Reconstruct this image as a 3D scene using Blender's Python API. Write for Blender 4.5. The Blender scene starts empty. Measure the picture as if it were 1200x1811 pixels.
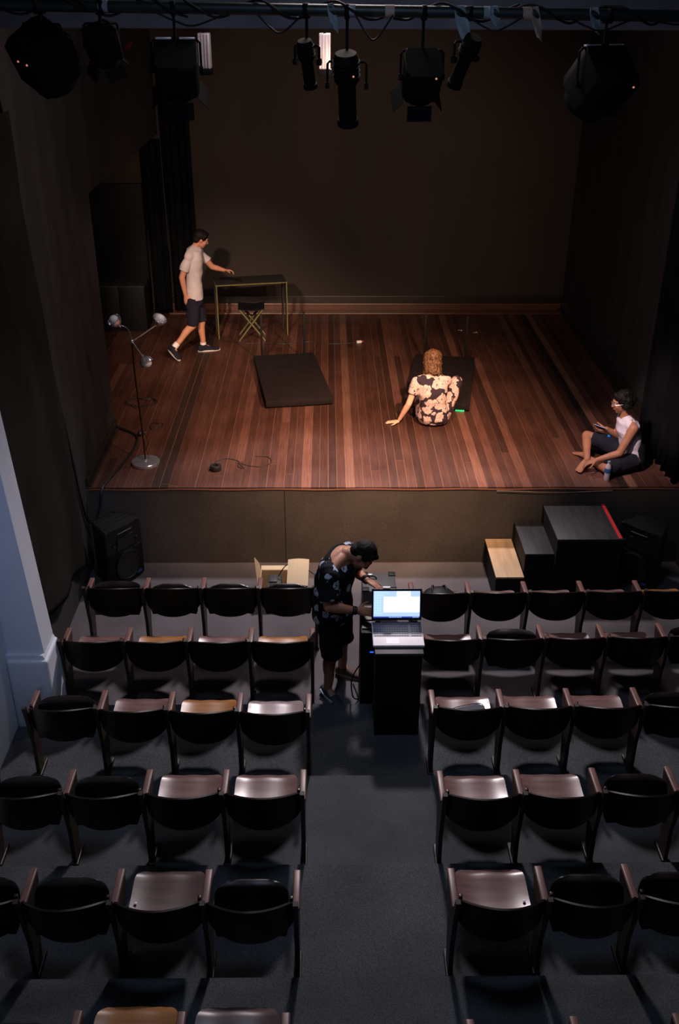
import bpy, bmesh, math, random
from mathutils import Vector, Matrix, Euler, noise
S = bpy.context.scene
COL = S.collection
R = math.radians
V = Vector
random.seed(7)

# ---------------------------------------------------------------- camera
cd = bpy.data.cameras.new('camera'); cam = bpy.data.objects.new('camera', cd); COL.objects.link(cam)
cd.sensor_fit = 'HORIZONTAL'; cd.sensor_width = 36.0; cd.lens = 1722.5 / 1200 * 36
cd.clip_start = 0.05; cd.clip_end = 60
_r = V((0.99992985, -0.01122778, 0.00377304)); _u = V((0.00201058, 0.47480877, 0.88008669)); _f = V((0.01167289, 0.88001737, -0.47479804))
cam.matrix_world = Matrix(((_r.x, _u.x, -_f.x, 0.0009), (_r.y, _u.y, -_f.y, -8.9949), (_r.z, _u.z, -_f.z, 5.4644), (0, 0, 0, 1)))
S.camera = cam
S.view_settings.view_transform = 'Standard'; S.view_settings.look = 'None'
S.view_settings.gamma = 1.0; S.view_settings.use_curve_mapping = False
S.view_settings.exposure = 0.0
S.cycles.use_denoising = True
S.cycles.max_bounces = 6

# ---------------------------------------------------------------- world and light
w = bpy.data.worlds.new('world'); S.world = w; w.use_nodes = True
w.node_tree.nodes['Background'].inputs[0].default_value = (0.5, 0.6, 0.9, 1)
w.node_tree.nodes['Background'].inputs[1].default_value = 0.004

def lamp(name, kind, loc, tgt, power, color, **k):
    d = bpy.data.lights.new(name, kind); d.energy = power; d.color = color
    for a, b in k.items(): setattr(d, a, b)
    o = bpy.data.objects.new(name, d); COL.objects.link(o); o.location = loc
    o.rotation_euler = (V(tgt) - V(loc)).to_track_quat('-Z', 'Y').to_euler()
    return o
WARM = (1.0, 0.64, 0.40)
lamp('stage_spot_right', 'SPOT', (1.80, -1.62, 4.62), (0.55, 1.45, 0.9), 1950, WARM, spot_size=R(61), spot_blend=1.0, shadow_soft_size=0.08)
lamp('stage_spot_middle', 'SPOT', (0.13, -1.75, 4.52), (-0.1, 1.3, 0.9), 640, (1.0, 0.62, 0.42), spot_size=R(66), spot_blend=1.0, shadow_soft_size=0.08)
lamp('stage_spot_back', 'SPOT', (0.62, -1.70, 4.75), (-0.1, 6.3, 2.2), 430, (1.0, 0.68, 0.48), spot_size=R(66), spot_blend=1.0, shadow_soft_size=0.08)
lamp('stage_spot_left', 'SPOT', (-1.80, -1.75, 4.75), (-1.55, 4.3, 1.5), 1150, (1.0, 0.70, 0.55), spot_size=R(30), spot_blend=1.0, shadow_soft_size=0.08)
lamp('stage_spot_corner', 'SPOT', (0.90, -1.9, 4.85), (3.12, 0.62, 1.45), 950, (1.0, 0.74, 0.72), spot_size=R(23), spot_blend=1.0, shadow_soft_size=0.08)
lamp('work_light_over_stage', 'SPOT', (0.5, 1.8, 5.95), (0.30, -2.4, 0.0), 1700, (1.0, 0.89, 0.93), spot_size=R(72), spot_blend=1.0, shadow_soft_size=0.22)
lamp('front_fill_light', 'AREA', (0.4, -0.75, 6.2), (0.6, -1.0, 0.0), 55, (1.0, 0.82, 0.80), shape='RECTANGLE', size=1.6, size_y=0.4)  # added fill that brightens the stage front and front carpet
lamp('house_light', 'AREA', (0.2, -4.3, 6.3), (0.2, -4.9, 0.0), 40, (0.55, 0.72, 1.0), shape='RECTANGLE', size=0.9, size_y=0.9)
lamp('rear_blue_light', 'SPOT', (-0.6, -8.6, 4.6), (-2.4, -2.7, 1.8), 250, (0.45, 0.60, 1.0), spot_size=R(26), spot_blend=1.0, shadow_soft_size=0.2)

# ---------------------------------------------------------------- tags
def tag(o, label=None, cat=None, group=None, kind=None):
    if label: o['label'] = label
    if cat: o['category'] = cat
    if group: o['group'] = group
    if kind: o['kind'] = kind
    return o
def thing(name, label, cat, loc=(0, 0, 0), rz=0.0, group=None):
    o = bpy.data.objects.new(name, None); COL.objects.link(o)
    o.location = loc; o.rotation_euler = (0, 0, rz); o.empty_display_size = 0.1
    return tag(o, label, cat, group)
def mesh_of(name, bm, mats, smooth=True, angle=35):
    bmesh.ops.recalc_face_normals(bm, faces=bm.faces[:])
    me = bpy.data.meshes.new(name); bm.to_mesh(me); bm.free()
    for m in (mats if isinstance(mats, (list, tuple)) else [mats]): me.materials.append(m)
    if smooth:
        for p in me.polygons: p.use_smooth = True
        if angle < 180:
            try: me.set_sharp_from_angle(angle=R(angle))
            except Exception: pass
    return me
def link(name, me, parent=None, loc=None, rot=None):
    o = bpy.data.objects.new(name, me); COL.objects.link(o)
    if parent: o.parent = parent
    if loc is not None: o.location = loc
    if rot is not None: o.rotation_euler = rot
    return o
def obj(name, bm, mats, parent=None, smooth=True, angle=35, loc=None, rot=None):
    return link(name, mesh_of(name, bm, mats, smooth, angle), parent, loc, rot)
def struct(name, bm, mats, smooth=False):
    return tag(obj(name, bm, mats, None, smooth), kind='structure')

# ---------------------------------------------------------------- shapes
def NB(): return bmesh.new()
def box(bm, c, s, rot=None, bev=0.0, seg=2, mi=0):
    g = bmesh.ops.create_cube(bm, size=1.0); vs = g['verts']
    M = Matrix.Translation(V(c)) @ (rot.to_matrix().to_4x4() if isinstance(rot, Euler) else (rot.to_4x4() if rot is not None else Matrix.Identity(4)))
    bmesh.ops.scale(bm, vec=s, verts=vs); bmesh.ops.transform(bm, matrix=M, verts=vs)
    fs = list({f for v in vs for f in v.link_faces})
    for f in fs: f.material_index = mi
    if bev > 0:
        es = list({e for v in vs for e in v.link_edges})
        bmesh.ops.bevel(bm, geom=es, offset=bev, segments=seg, affect='EDGES', profile=0.5, material=mi)
def b2(bm, a, b, **k):
    a, b = V(a), V(b); box(bm, (a + b) / 2, [abs(x) for x in (b - a)], **k)
def frame_of(d):
    d = V(d).normalized(); h = V((0, 0, 1)) if abs(d.z) < 0.95 else V((1, 0, 0))
    x = d.cross(h).normalized(); return x, d.cross(x).normalized(), d
def ring(bm, c, x, y, n): return [bm.verts.new(V(c) + x * math.cos(2 * math.pi * i / n) + y * math.sin(2 * math.pi * i / n)) for i in range(n)]
def bridge(bm, a, b, mi=0):
    n = len(a)
    for i in range(n): bm.faces.new((a[i], a[(i + 1) % n], b[(i + 1) % n], b[i])).material_index = mi
def cyl(bm, p, q, r0, r1=None, n=16, mi=0):
    r1 = r0 if r1 is None else r1; p, q = V(p), V(q); x, y, d = frame_of(q - p)
    a = ring(bm, p, x * r0, y * r0, n); b = ring(bm, q, x * r1, y * r1, n); bridge(bm, a, b, mi)
    bm.faces.new(a).material_index = mi; bm.faces.new(b).material_index = mi
def catmull(pts, k=6):
    pts = [V(p) for p in pts]; out = []
    P = [pts[0]] + pts + [pts[-1]]
    for i in range(1, len(P) - 2):
        a, b, c, d = P[i - 1], P[i], P[i + 1], P[i + 2]
        for j in range(k):
            t = j / k
            out.append(0.5 * ((2 * b) + (c - a) * t + (2 * a - 5 * b + 4 * c - d) * t * t + (3 * b - a - 3 * c + d) * t ** 3))
    out.append(pts[-1]); return out
def tube(bm, pts, r, n=8, smooth=0, mi=0):
    if smooth: pts = catmull(pts, smooth)
    pts = [V(p) for p in pts]; prev = None; x = None
    for i, p in enumerate(pts):
        d = (pts[min(i + 1, len(pts) - 1)] - pts[max(i - 1, 0)]).normalized()
        if x is None: x, y, _ = frame_of(d)
        else:
            x = (x - d * x.dot(d)).normalized(); y = d.cross(x)
        rr = r[i] if isinstance(r, (list, tuple)) else r
        c = ring(bm, p, x * rr, y * rr, n)
        if prev: bridge(bm, prev, c, mi)
        else: bm.faces.new(c).material_index = mi
        prev = c
    bm.faces.new(prev).material_index = mi
def lathe(bm, prof, c=(0, 0, 0), axis=(0, 0, 1), n=24, mi=0):
    x, y, d = frame_of(axis); prev = None
    for (r, z) in prof:
        cc = ring(bm, V(c) + d * z, x * max(r, 1e-4), y * max(r, 1e-4), n)
        if prev: bridge(bm, prev, cc, mi)
        else: bm.faces.new(cc).material_index = mi
        prev = cc
    bm.faces.new(prev).material_index = mi
def prism(bm, poly, plane, a, b, mi=0):
    """poly in two of the axes, extruded along the third: plane 'x' = (y,z) polygon along x"""
    def P(u, v, t): return {'x': (t, u, v), 'y': (u, t, v), 'z': (u, v, t)}[plane]
    A = [bm.verts.new(P(u, v, a)) for u, v in poly]; B = [bm.verts.new(P(u, v, b)) for u, v in poly]
    bridge(bm, A, B, mi); bm.faces.new(A).material_index = mi; bm.faces.new(B).material_index = mi
def ball(bm, c, r, seg=16, rot=None, mi=0):
    g = bmesh.ops.create_uvsphere(bm, u_segments=seg, v_segments=max(6, seg * 2 // 3), radius=1.0); vs = g['verts']
    r = (r, r, r) if isinstance(r, (int, float)) else r
    M = Matrix.Translation(V(c)) @ (rot.to_4x4() if rot is not None else Matrix.Identity(4)) @ Matrix.Diagonal((r[0], r[1], r[2], 1))
    bmesh.ops.transform(bm, matrix=M, verts=vs)
    for f in {f for v in vs for f in v.link_faces}: f.material_index = mi
def grid_sheet(bm, fn, nu, nv, thick=0.0, mi=0):
    """fn(u,v) -> point, u,v in 0..1; a sheet with thickness along fn's normal"""
    P = [[V(fn(i / nu, j / nv)) for j in range(nv + 1)] for i in range(nu + 1)]
    def nrm(i, j):
        a = P[min(i + 1, nu)][j] - P[max(i - 1, 0)][j]; b = P[i][min(j + 1, nv)] - P[i][max(j - 1, 0)]
        return a.cross(b).normalized()
    A = [[bm.verts.new(P[i][j] + nrm(i, j) * thick / 2) for j in range(nv + 1)] for i in range(nu + 1)]
    B = [[bm.verts.new(P[i][j] - nrm(i, j) * thick / 2) for j in range(nv + 1)] for i in range(nu + 1)]
    for i in range(nu):
        for j in range(nv):
            bm.faces.new((A[i][j], A[i + 1][j], A[i + 1][j + 1], A[i][j + 1])).material_index = mi
            bm.faces.new((B[i][j], B[i][j + 1], B[i + 1][j + 1], B[i + 1][j])).material_index = mi
    for i in range(nu):
        bm.faces.new((A[i][0], B[i][0], B[i + 1][0], A[i + 1][0])); bm.faces.new((A[i][nv], A[i + 1][nv], B[i + 1][nv], B[i][nv]))
    for j in range(nv):
        bm.faces.new((A[0][j], A[0][j + 1], B[0][j + 1], B[0][j])); bm.faces.new((A[nu][j], B[nu][j], B[nu][j + 1], A[nu][j + 1]))

# ---------------------------------------------------------------- materials
class N:
    def __init__(s, name):
        s.m = bpy.data.materials.new(name); s.m.use_nodes = True; s.t = s.m.node_tree
        s.b = s.t.nodes['Principled BSDF']; s.co = s.t.nodes.new('ShaderNodeTexCoord')
    def n(s, kind, **k):
        x = s.t.nodes.new('ShaderNode' + kind)
        for a, b in k.items():
            if a.startswith('i_'):
                key = a[2:]; key = int(key) if key.isdigit() else key
                if hasattr(b, 'is_output'): s.t.links.new(b, x.inputs[key])
                else: x.inputs[key].default_value = b
            else: setattr(x, a, b)
        return x
    def l(s, a, b): s.t.links.new(a, b)
    def math(s, op, a, b=0.0, c=0.0): return s.n('Math', operation=op, i_0=a, i_1=b, i_2=c).outputs[0]
    def mix(s, f, a, b):
        x = s.n('Mix', data_type='RGBA', i_0=f); 
        for k, v in ((6, a), (7, b)):
            if hasattr(v, 'is_output'): s.l(v, x.inputs[k])
            else: x.inputs[k].default_value = (*v, 1)
        return x.outputs[2]
    def ramp(s, f, stops, const=False):
        x = s.n('ValToRGB', i_0=f); e = x.color_ramp.elements
        if const: x.color_ramp.interpolation = 'CONSTANT'
        while len(e) < len(stops): e.new(0.5)
        for q, (p, c) in zip(e, stops): q.position = p; q.color = (*c, 1)
        return x.outputs[0]
def mat(name, col, rough=0.6, metal=0.0, var=0.25, scale=8.0, stretch=(1, 1, 1), bump=0.0, bscale=60.0, spec=0.5, coat=0.0, col2=None):
    k = N(name); mp = k.n('Mapping', i_0=k.co.outputs['Object']); mp.inputs['Scale'].default_value = stretch
    nz = k.n('TexNoise', i_Vector=mp.outputs[0], i_Scale=scale, i_Detail=5.0)
    c2 = col2 or tuple(c * (1 - var) for c in col)
    f = k.n('MapRange', i_0=nz.outputs[0], i_1=0.35, i_2=0.65).outputs[0]
    k.l(k.mix(f, c2, col), k.b.inputs['Base Color'])
    k.b.inputs['Roughness'].default_value = rough; k.b.inputs['Metallic'].default_value = metal
    k.b.inputs['Specular IOR Level'].default_value = spec; k.b.inputs['Coat Weight'].default_value = coat
    if bump:
        n2 = k.n('TexNoise', i_Vector=mp.outputs[0], i_Scale=bscale, i_Detail=3.0)
        bp = k.n('Bump', i_Height=n2.outputs[0], i_Strength=bump, i_Distance=0.01); k.l(bp.outputs[0], k.b.inputs['Normal'])
    return k.m
def emit(name, col, s):
    k = N(name); k.b.inputs['Base Color'].default_value = (*col, 1); k.b.inputs['Emission Color'].default_value = (*col, 1)
    k.b.inputs['Emission Strength'].default_value = s; return k.m
def carpet(name, c1, c2, sc=260):
    k = N(name)
    a = k.n('TexNoise', i_Vector=k.co.outputs['Object'], i_Scale=sc, i_Detail=2.0)
    b = k.n('TexNoise', i_Vector=k.co.outputs['Object'], i_Scale=1.6, i_Detail=5.0)
    f = k.n('MapRange', i_0=a.outputs[0], i_1=0.38, i_2=0.62).outputs[0]
    c = k.mix(f, c1, c2)
    g = k.n('MapRange', i_0=b.outputs[0], i_1=0.3, i_2=0.7, i_3=0.72, i_4=1.12).outputs[0]
    x = k.n('HueSaturation', i_Color=c, i_Value=g); k.l(x.outputs[0], k.b.inputs['Base Color'])
    k.b.inputs['Roughness'].default_value = 1.0; k.b.inputs['Specular IOR Level'].default_value = 0.05
    bp = k.n('Bump', i_Height=a.outputs[0], i_Strength=0.6, i_Distance=0.004); k.l(bp.outputs[0], k.b.inputs['Normal'])
    return k.m
def planks(name):
    k = N(name); sp = k.n('SeparateXYZ', i_0=k.co.outputs['Object'])
    xs = k.math('MULTIPLY', sp.outputs[0], 1 / 0.092); ix = k.math('FLOOR', xs); fx = k.math('FRACT', xs)
    wn = k.n('TexWhiteNoise', noise_dimensions='1D', i_W=ix)
    ys = k.math('ADD', k.math('MULTIPLY', sp.outputs[1], 1 / 5.2), k.math('MULTIPLY', wn.outputs[0], 9.0))
    iy = k.math('FLOOR', ys); fy = k.math('FRACT', ys)
    cv = k.n('CombineXYZ', i_0=ix, i_1=iy)
    w2 = k.n('TexWhiteNoise', noise_dimensions='2D', i_Vector=cv.outputs[0])
    base = k.ramp(w2.outputs[0], [(0.0, (0.042, 0.016, 0.011)), (0.2, (0.058, 0.021, 0.014)), (0.6, (0.072, 0.027, 0.018)), (0.88, (0.088, 0.033, 0.022)), (0.95, (0.135, 0.054, 0.037)), (1.0, (0.15, 0.062, 0.042))])
    for col, c in ((34, (0.20, 0.085, 0.050)), (33, (0.022, 0.012, 0.010)), (-19, (0.026, 0.013, 0.010)), (-20, (0.030, 0.015, 0.011)), (2, (0.15, 0.070, 0.048))):
        base = k.mix(k.math('COMPARE', ix, float(col), 0.5), base, c)
    mp = k.n('Mapping', i_0=k.co.outputs['Object']); mp.inputs['Scale'].default_value = (60, 2.5, 1)
    g = k.n('TexNoise', i_Vector=mp.outputs[0], i_Scale=1.0, i_Detail=6.0)
    gv = k.n('MapRange', i_0=g.outputs[0], i_1=0.3, i_2=0.7, i_3=0.72, i_4=1.25).outputs[0]
    w3 = k.n('TexNoise', i_Vector=k.co.outputs['Object'], i_Scale=1.3, i_Detail=7.0)
    gw = k.n('MapRange', i_0=w3.outputs[0], i_1=0.3, i_2=0.7, i_3=0.75, i_4=1.2).outputs[0]
    h = k.n('HueSaturation', i_Color=base, i_Value=k.math('MULTIPLY', gv, gw))
    wl = k.n('TexWhiteNoise', noise_dimensions='1D', i_W=k.math('ADD', ix, 77.0))
    line = k.math('MULTIPLY', k.math('LESS_THAN', fx, 0.07), k.math('MULTIPLY', wl.outputs[0], 0.75))
    l2 = k.math('MULTIPLY', k.math('LESS_THAN', fy, 0.002), 0.3)
    line = k.math('MAXIMUM', line, l2)
    c = k.mix(line, h.outputs[0], (0.20, 0.095, 0.062)); k.l(c, k.b.inputs['Base Color'])
    k.l(k.n('MapRange', i_0=w3.outputs[0], i_1=0.3, i_2=0.7, i_3=0.42, i_4=0.62).outputs[0], k.b.inputs['Roughness'])
    bp = k.n('Bump', i_Height=k.math('ADD', g.outputs[0], k.math('MULTIPLY', line, 0.5)), i_Strength=0.25, i_Distance=0.004); k.l(bp.outputs[0], k.b.inputs['Normal'])
    return k.m
def flowers(name, ground, petal, heart, scale, size, keep):
    k = N(name)
    nz = k.n('TexNoise', i_Vector=k.co.outputs['Object'], i_Scale=scale * 2.2, i_Detail=1.0)
    off = k.n('VectorMath', operation='SCALE', i_0=nz.outputs['Color'], i_Scale=0.55 / scale)
    pos = k.n('VectorMath', operation='ADD', i_0=k.co.outputs['Object'], i_1=off.outputs[0])
    v = k.n('TexVoronoi', i_Vector=pos.outputs[0], i_Scale=scale, i_Randomness=0.85)
    sp = k.n('SeparateColor', i_0=v.outputs['Color'])
    near = k.math('LESS_THAN', v.outputs['Distance'], size)
    f = k.math('MULTIPLY', near, k.math('LESS_THAN', sp.outputs[0], keep))
    hrt = k.math('LESS_THAN', v.outputs['Distance'], size * 0.25)
    v2 = k.n('TexVoronoi', feature='DISTANCE_TO_EDGE', i_Vector=pos.outputs[0], i_Scale=scale * 2.6)
    vein = k.math('LESS_THAN', v2.outputs['Distance'], 0.03)
    c = k.mix(f, ground, petal); c = k.mix(k.math('MULTIPLY', f, k.math('MAXIMUM', hrt, vein)), c, heart)
    k.l(c, k.b.inputs['Base Color']); k.b.inputs['Roughness'].default_value = 0.85; k.b.inputs['Specular IOR Level'].default_value = 0.2
    return k.m

M = {}
M['wood_floor'] = planks('stage_planks')
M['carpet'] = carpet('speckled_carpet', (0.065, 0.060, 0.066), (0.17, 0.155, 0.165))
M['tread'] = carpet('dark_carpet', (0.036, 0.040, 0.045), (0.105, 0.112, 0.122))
M['fascia'] = carpet('brown_fascia_carpet', (0.066, 0.055, 0.048), (0.135, 0.112, 0.097))
M['black_wall'] = mat('black_painted_wall', (0.036, 0.033, 0.031), 0.75, var=0.45, scale=1.6, stretch=(2.5, 2.5, 0.35), bump=0.15, bscale=14)
M['back_wall'] = mat('brown_black_wall', (0.046, 0.034, 0.028), 0.8, var=0.25, scale=1.2, stretch=(1, 1, 0.5), bump=0.1, bscale=25)
M['pale_wall'] = mat('pale_blue_grey_paint', (0.62, 0.64, 0.70), 0.7, var=0.06, scale=3, bump=0.05, bscale=40)
M['drape'] = mat('brown_black_drape', (0.022, 0.019, 0.015), 0.95, var=0.3, scale=2, spec=0.1)
M['black_drape'] = mat('black_drape', (0.008, 0.008, 0.010), 0.95, var=0.3, scale=3, spec=0.05)
M['ceiling'] = mat('ceiling_black', (0.012, 0.012, 0.014), 0.9, var=0.3)
M['beam'] = mat('beam_paint', (0.24, 0.21, 0.25), 0.7, var=0.3, scale=4)
M['pipe'] = mat('green_grey_pipe', (0.016, 0.028, 0.028), 0.5, 0.2, var=0.5, scale=9)
M['black'] = mat('black_paint', (0.006, 0.006, 0.007), 0.6, var=0.35, scale=6, spec=0.25)
M['black_scuffed'] = mat('scuffed_black_board', (0.026, 0.025, 0.026), 0.6, var=0.55, scale=5, stretch=(6, 0.6, 1))
M['step_side'] = mat('lit_black_board_side', (0.013, 0.011, 0.011), 0.7, var=0.5, scale=5, spec=0.2)  # brownish light falling on the boards is put into this colour
M['mat_top'] = mat('black_platform_felt', (0.015, 0.009, 0.010), 0.85, var=0.25, scale=9, spec=0.2)
M['fixture'] = mat('matt_black_enamel', (0.0035, 0.0035, 0.004), 0.75, var=0.3, spec=0.1)
M['plastic'] = mat('black_plastic', (0.007, 0.007, 0.008), 0.45, var=0.3, scale=12, bump=0.1, bscale=200)
M['rubber'] = mat('black_rubber', (0.012, 0.012, 0.012), 0.5, var=0.2)
M['metal'] = mat('steel', (0.55, 0.55, 0.58), 0.3, 1.0, var=0.15, scale=20)
M['silver'] = mat('ribbed_silver', (0.75, 0.68, 0.72), 0.4, 0.4, var=0.2, scale=30, stretch=(8, 1, 1))
M['chrome'] = mat('chrome', (0.80, 0.80, 0.86), 0.16, 0.85, var=0.05)
M['pole'] = mat('dark_bronze_pole', (0.05, 0.035, 0.03), 0.35, 0.8, var=0.2)
M['bulb'] = mat('frosted_bulb', (0.85, 0.83, 0.86), 0.3, var=0.05)
M['back'] = mat('seat_back_varnish', (0.012, 0.006, 0.004), 0.45, var=0.5, scale=3, stretch=(1, 8, 8), spec=0.22)
M['seat'] = mat('seat_mahogany', (0.20, 0.105, 0.095), 0.30, var=0.35, scale=3, stretch=(1, 8, 8), spec=0.6)
M['seat_dark'] = mat('seat_mahogany_dimmed', (0.10, 0.055, 0.050), 0.36, var=0.35, scale=3, stretch=(1, 8, 8), spec=0.6)  # mahogany darkened, weaker light in the rear rows put into the colour
M['seat_pale'] = mat('seat_pale_sheen', (0.33, 0.24, 0.24), 0.30, var=0.3, scale=3, stretch=(5, 1, 5), spec=0.6)  # reflected light on the aisle seat is painted in as a paler colour
M['seat_orange'] = mat('seat_orange_ply', (0.36, 0.15, 0.045), 0.36, var=0.3, scale=3, stretch=(1, 8, 8), spec=0.5)
M['seat_black'] = mat('seat_black_shade', (0.012, 0.007, 0.006), 0.35, var=0.4, spec=0.3)  # folded seats: shade of the unlit top put into the colour
M['seat_under'] = mat('seat_black_side', (0.012, 0.008, 0.008), 0.40, var=0.3)
M['arm'] = mat('armrest_wood', (0.18, 0.085, 0.070), 0.42, var=0.4, scale=6, stretch=(6, 1, 6), spec=0.5)
M['side'] = mat('seat_side_wood', (0.030, 0.017, 0.012), 0.5, var=0.4, scale=4, stretch=(6, 6, 1))
M['side_edge'] = M['side']
M['card'] = mat('cardboard', (0.50, 0.36, 0.20), 0.85, var=0.15, scale=6)
M['card_in'] = mat('cardboard_pale', (0.62, 0.50, 0.33), 0.85, var=0.1, scale=6)
M['case'] = mat('grey_case', (0.050, 0.050, 0.055), 0.6, var=0.2)
M['ply'] = mat('bare_plywood', (0.62, 0.40, 0.22), 0.6, var=0.25, scale=2.5, stretch=(7, 1, 1))
M['red_tape'] = mat('red_tape', (0.70, 0.02, 0.03), 0.5, var=0.2)
M['lime'] = mat('yellow_green_edging', (0.26, 0.23, 0.035), 0.5, var=0.35, scale=10)
M['table_black'] = mat('table_black_board', (0.030, 0.026, 0.024), 0.6, var=0.3)
M['skirting'] = mat('dark_skirting', (0.035, 0.024, 0.019), 0.35, var=0.4, scale=3, stretch=(0.5, 3, 3))
M['kick'] = mat('red_brown_kickboard', (0.15, 0.060, 0.034), 0.3, var=0.35, scale=3, stretch=(0.5, 3, 3))
M['tape'] = mat('pale_cloth_tape', (0.22, 0.27, 0.31), 0.8, var=0.2)
M['tape2'] = mat('tan_cloth_tape', (0.35, 0.25, 0.2), 0.8, var=0.2)
M['white'] = mat('off_white', (0.82, 0.77, 0.78), 0.6, var=0.06)
M['scuff'] = mat('white_scuff', (0.30, 0.28, 0.29), 0.8, var=0.5, scale=20)
M['blue_logo'] = mat('blue_logo', (0.04, 0.06, 0.22), 0.4)
M['ember'] = emit('lamp_glow', (1.0, 0.35, 0.15), 0.5)
M['green_led'] = emit('green_led', (0.02, 0.9, 0.28), 0.45)
M['blue_led'] = emit('blue_led', (0.03, 0.15, 1.0), 0.8)
M['floral_pink'] = flowers('pink_flower_cloth', (0.035, 0.020, 0.030), (0.66, 0.44, 0.40), (0.20, 0.12, 0.13), 10.5, 0.60, 0.90)
M['floral_blue'] = flowers('pale_blue_flower_cloth', (0.006, 0.007, 0.010), (0.42, 0.52, 0.66), (0.05, 0.05, 0.09), 11.0, 0.40, 0.72)
M['tee'] = mat('off_white_cotton', (0.62, 0.55, 0.55), 0.9, var=0.08, scale=10, spec=0.1)
M['tank'] = mat('white_cotton', (0.72, 0.66, 0.72), 0.9, var=0.08, scale=10, spec=0.1)
M['navy'] = mat('navy_cotton', (0.020, 0.020, 0.032), 0.9, var=0.25, scale=14, spec=0.1)
M['teal_dark'] = mat('dark_teal_cotton', (0.009, 0.013, 0.018), 0.9, var=0.3, scale=10, spec=0.1)
M['hair_black'] = mat('black_hair', (0.006, 0.005, 0.005), 0.65, var=0.5, scale=30, stretch=(3, 3, 1), bump=0.5, bscale=60, spec=0.25)
M['hair_brown'] = mat('chestnut_hair', (0.19, 0.085, 0.036), 0.55, var=0.8, scale=26, stretch=(2.4, 2.4, 0.5), bump=1.0, bscale=30, spec=0.3)
M['sole'] = mat('shoe_sole', (0.55, 0.50, 0.48), 0.7, var=0.1)
M['shoe_brown'] = mat('brown_canvas', (0.10, 0.065, 0.05), 0.8, var=0.2)
M['shoe_dark'] = mat('dark_teal_shoe', (0.020, 0.035, 0.045), 0.6, var=0.2)
M['eye'] = mat('eye_white', (0.36, 0.32, 0.30), 0.3, var=0.05)
M['iris'] = mat('dark_iris', (0.015, 0.008, 0.005), 0.2, var=0.05)
M['lip'] = mat('lip', (0.30, 0.10, 0.08), 0.5, var=0.1)
def skin(name, c): return mat(name, c, 0.55, var=0.12, scale=14, spec=0.35)

# ================================================================ SETTING
SZ = 0.896                      # stage height
H = 0.0786                      # rise of a seating step
EDGE = [-2.46, -3.40, -4.325, -5.235, -6.15, -7.07, -8.0, -8.93]
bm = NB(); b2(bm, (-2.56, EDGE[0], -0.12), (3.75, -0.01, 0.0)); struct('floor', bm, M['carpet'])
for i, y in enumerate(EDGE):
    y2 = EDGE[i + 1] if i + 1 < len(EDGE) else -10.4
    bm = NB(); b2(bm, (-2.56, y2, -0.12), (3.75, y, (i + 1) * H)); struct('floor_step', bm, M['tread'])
# stage
bm = NB(); b2(bm, (-2.5, 0.012, SZ - 0.03), (3.75, 6.3, SZ)); b2(bm, (-4.3, 1.6, SZ - 0.03), (-2.5, 6.3, SZ)); struct('floor_stage', bm, M['wood_floor'])
def fascia_y(x): return 0.004 * math.sin(x * 9)
bm = NB(); grid_sheet(bm, lambda u, v: (-2.5 + 6.25 * u, -0.006 - 0.004 * math.sin(u * 40) * (1 - v), v * (SZ - 0.016)), 60, 2, 0.012)
struct('wall_stage_front', bm, M['fascia'])
bm = NB(); tube(bm, [(-2.46 + 6.05 * i / 60, -0.010, SZ - 0.012 - 0.008 * math.sin(i * 0.33) ** 2) for i in range(61)], 0.009, 6)
struct('trim_stage_edge', bm, M['kick'])
bm = NB(); b2(bm, (-0.452, -0.016, 0.0), (-0.448, -0.010, SZ - 0.03)); struct('trim_fascia_seam', bm, M['black'])
bm = NB(); tube(bm, [(1.75 + i * 0.1, -0.026, SZ - 0.036 + 0.010 * math.cos(i * 0.5)) for i in range(13)], 0.0025, 6); struct('trim_stage_piping', bm, M['tape2'])
# walls
bm = NB(); b2(bm, (-2.64, -2.39, 0), (-2.5, 1.6, 6.5)); b2(bm, (-2.64, 1.6, 3.55), (-2.5, 6.3, 6.5)); struct('wall_left', bm, M['black_wall'])
bm = NB(); b2(bm, (-2.70, -10.4, 0), (-2.56, -2.39, 6.5)); struct('wall_left_house', bm, M['pale_wall'])
bm = NB(); b2(bm, (-4.44, 1.6, 0), (-4.3, 6.3, 6.5)); b2(bm, (-4.3, 1.46, 0), (-2.64, 1.6, 6.5)); struct('wall_wing', bm, M['black_wall'])
bm = NB(); b2(bm, (-4.44, 6.3, 0), (3.89, 6.44, 6.5)); struct('wall_back', bm, M['back_wall'])
bm = NB(); b2(bm, (3.75, -10.4, -0.1), (3.89, 6.3, 6.5)); struct('wall_right', bm, M['black_wall'])
bm = NB(); b2(bm, (-2.70, -10.54, 0), (3.89, -10.4, 6.5)); struct('wall_rear', bm, M['black_wall'])
bm = NB(); b2(bm, (-4.44, -10.54, 6.5), (3.89, 6.44, 6.62)); struct('ceiling', bm, M['ceiling'])
# pilaster with its pedestal
bm = NB()
prism(bm, [(-2.56, 0.70), (-2.262, 0.70), (-2.385, 2.80), (-2.45, 6.5), (-2.56, 6.5)], 'y', -2.66, -2.385)
box(bm, (-2.395, -2.555, 0.37), (0.33, 0.35, 0.74), bev=0.02)
prism(bm, [(-2.56, 0.72), (-2.245, 0.72), (-2.27, 0.775), (-2.56, 0.775)], 'y', -2.70, -2.385)
struct('trim_pilaster', bm, M['pale_wall'])
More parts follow.
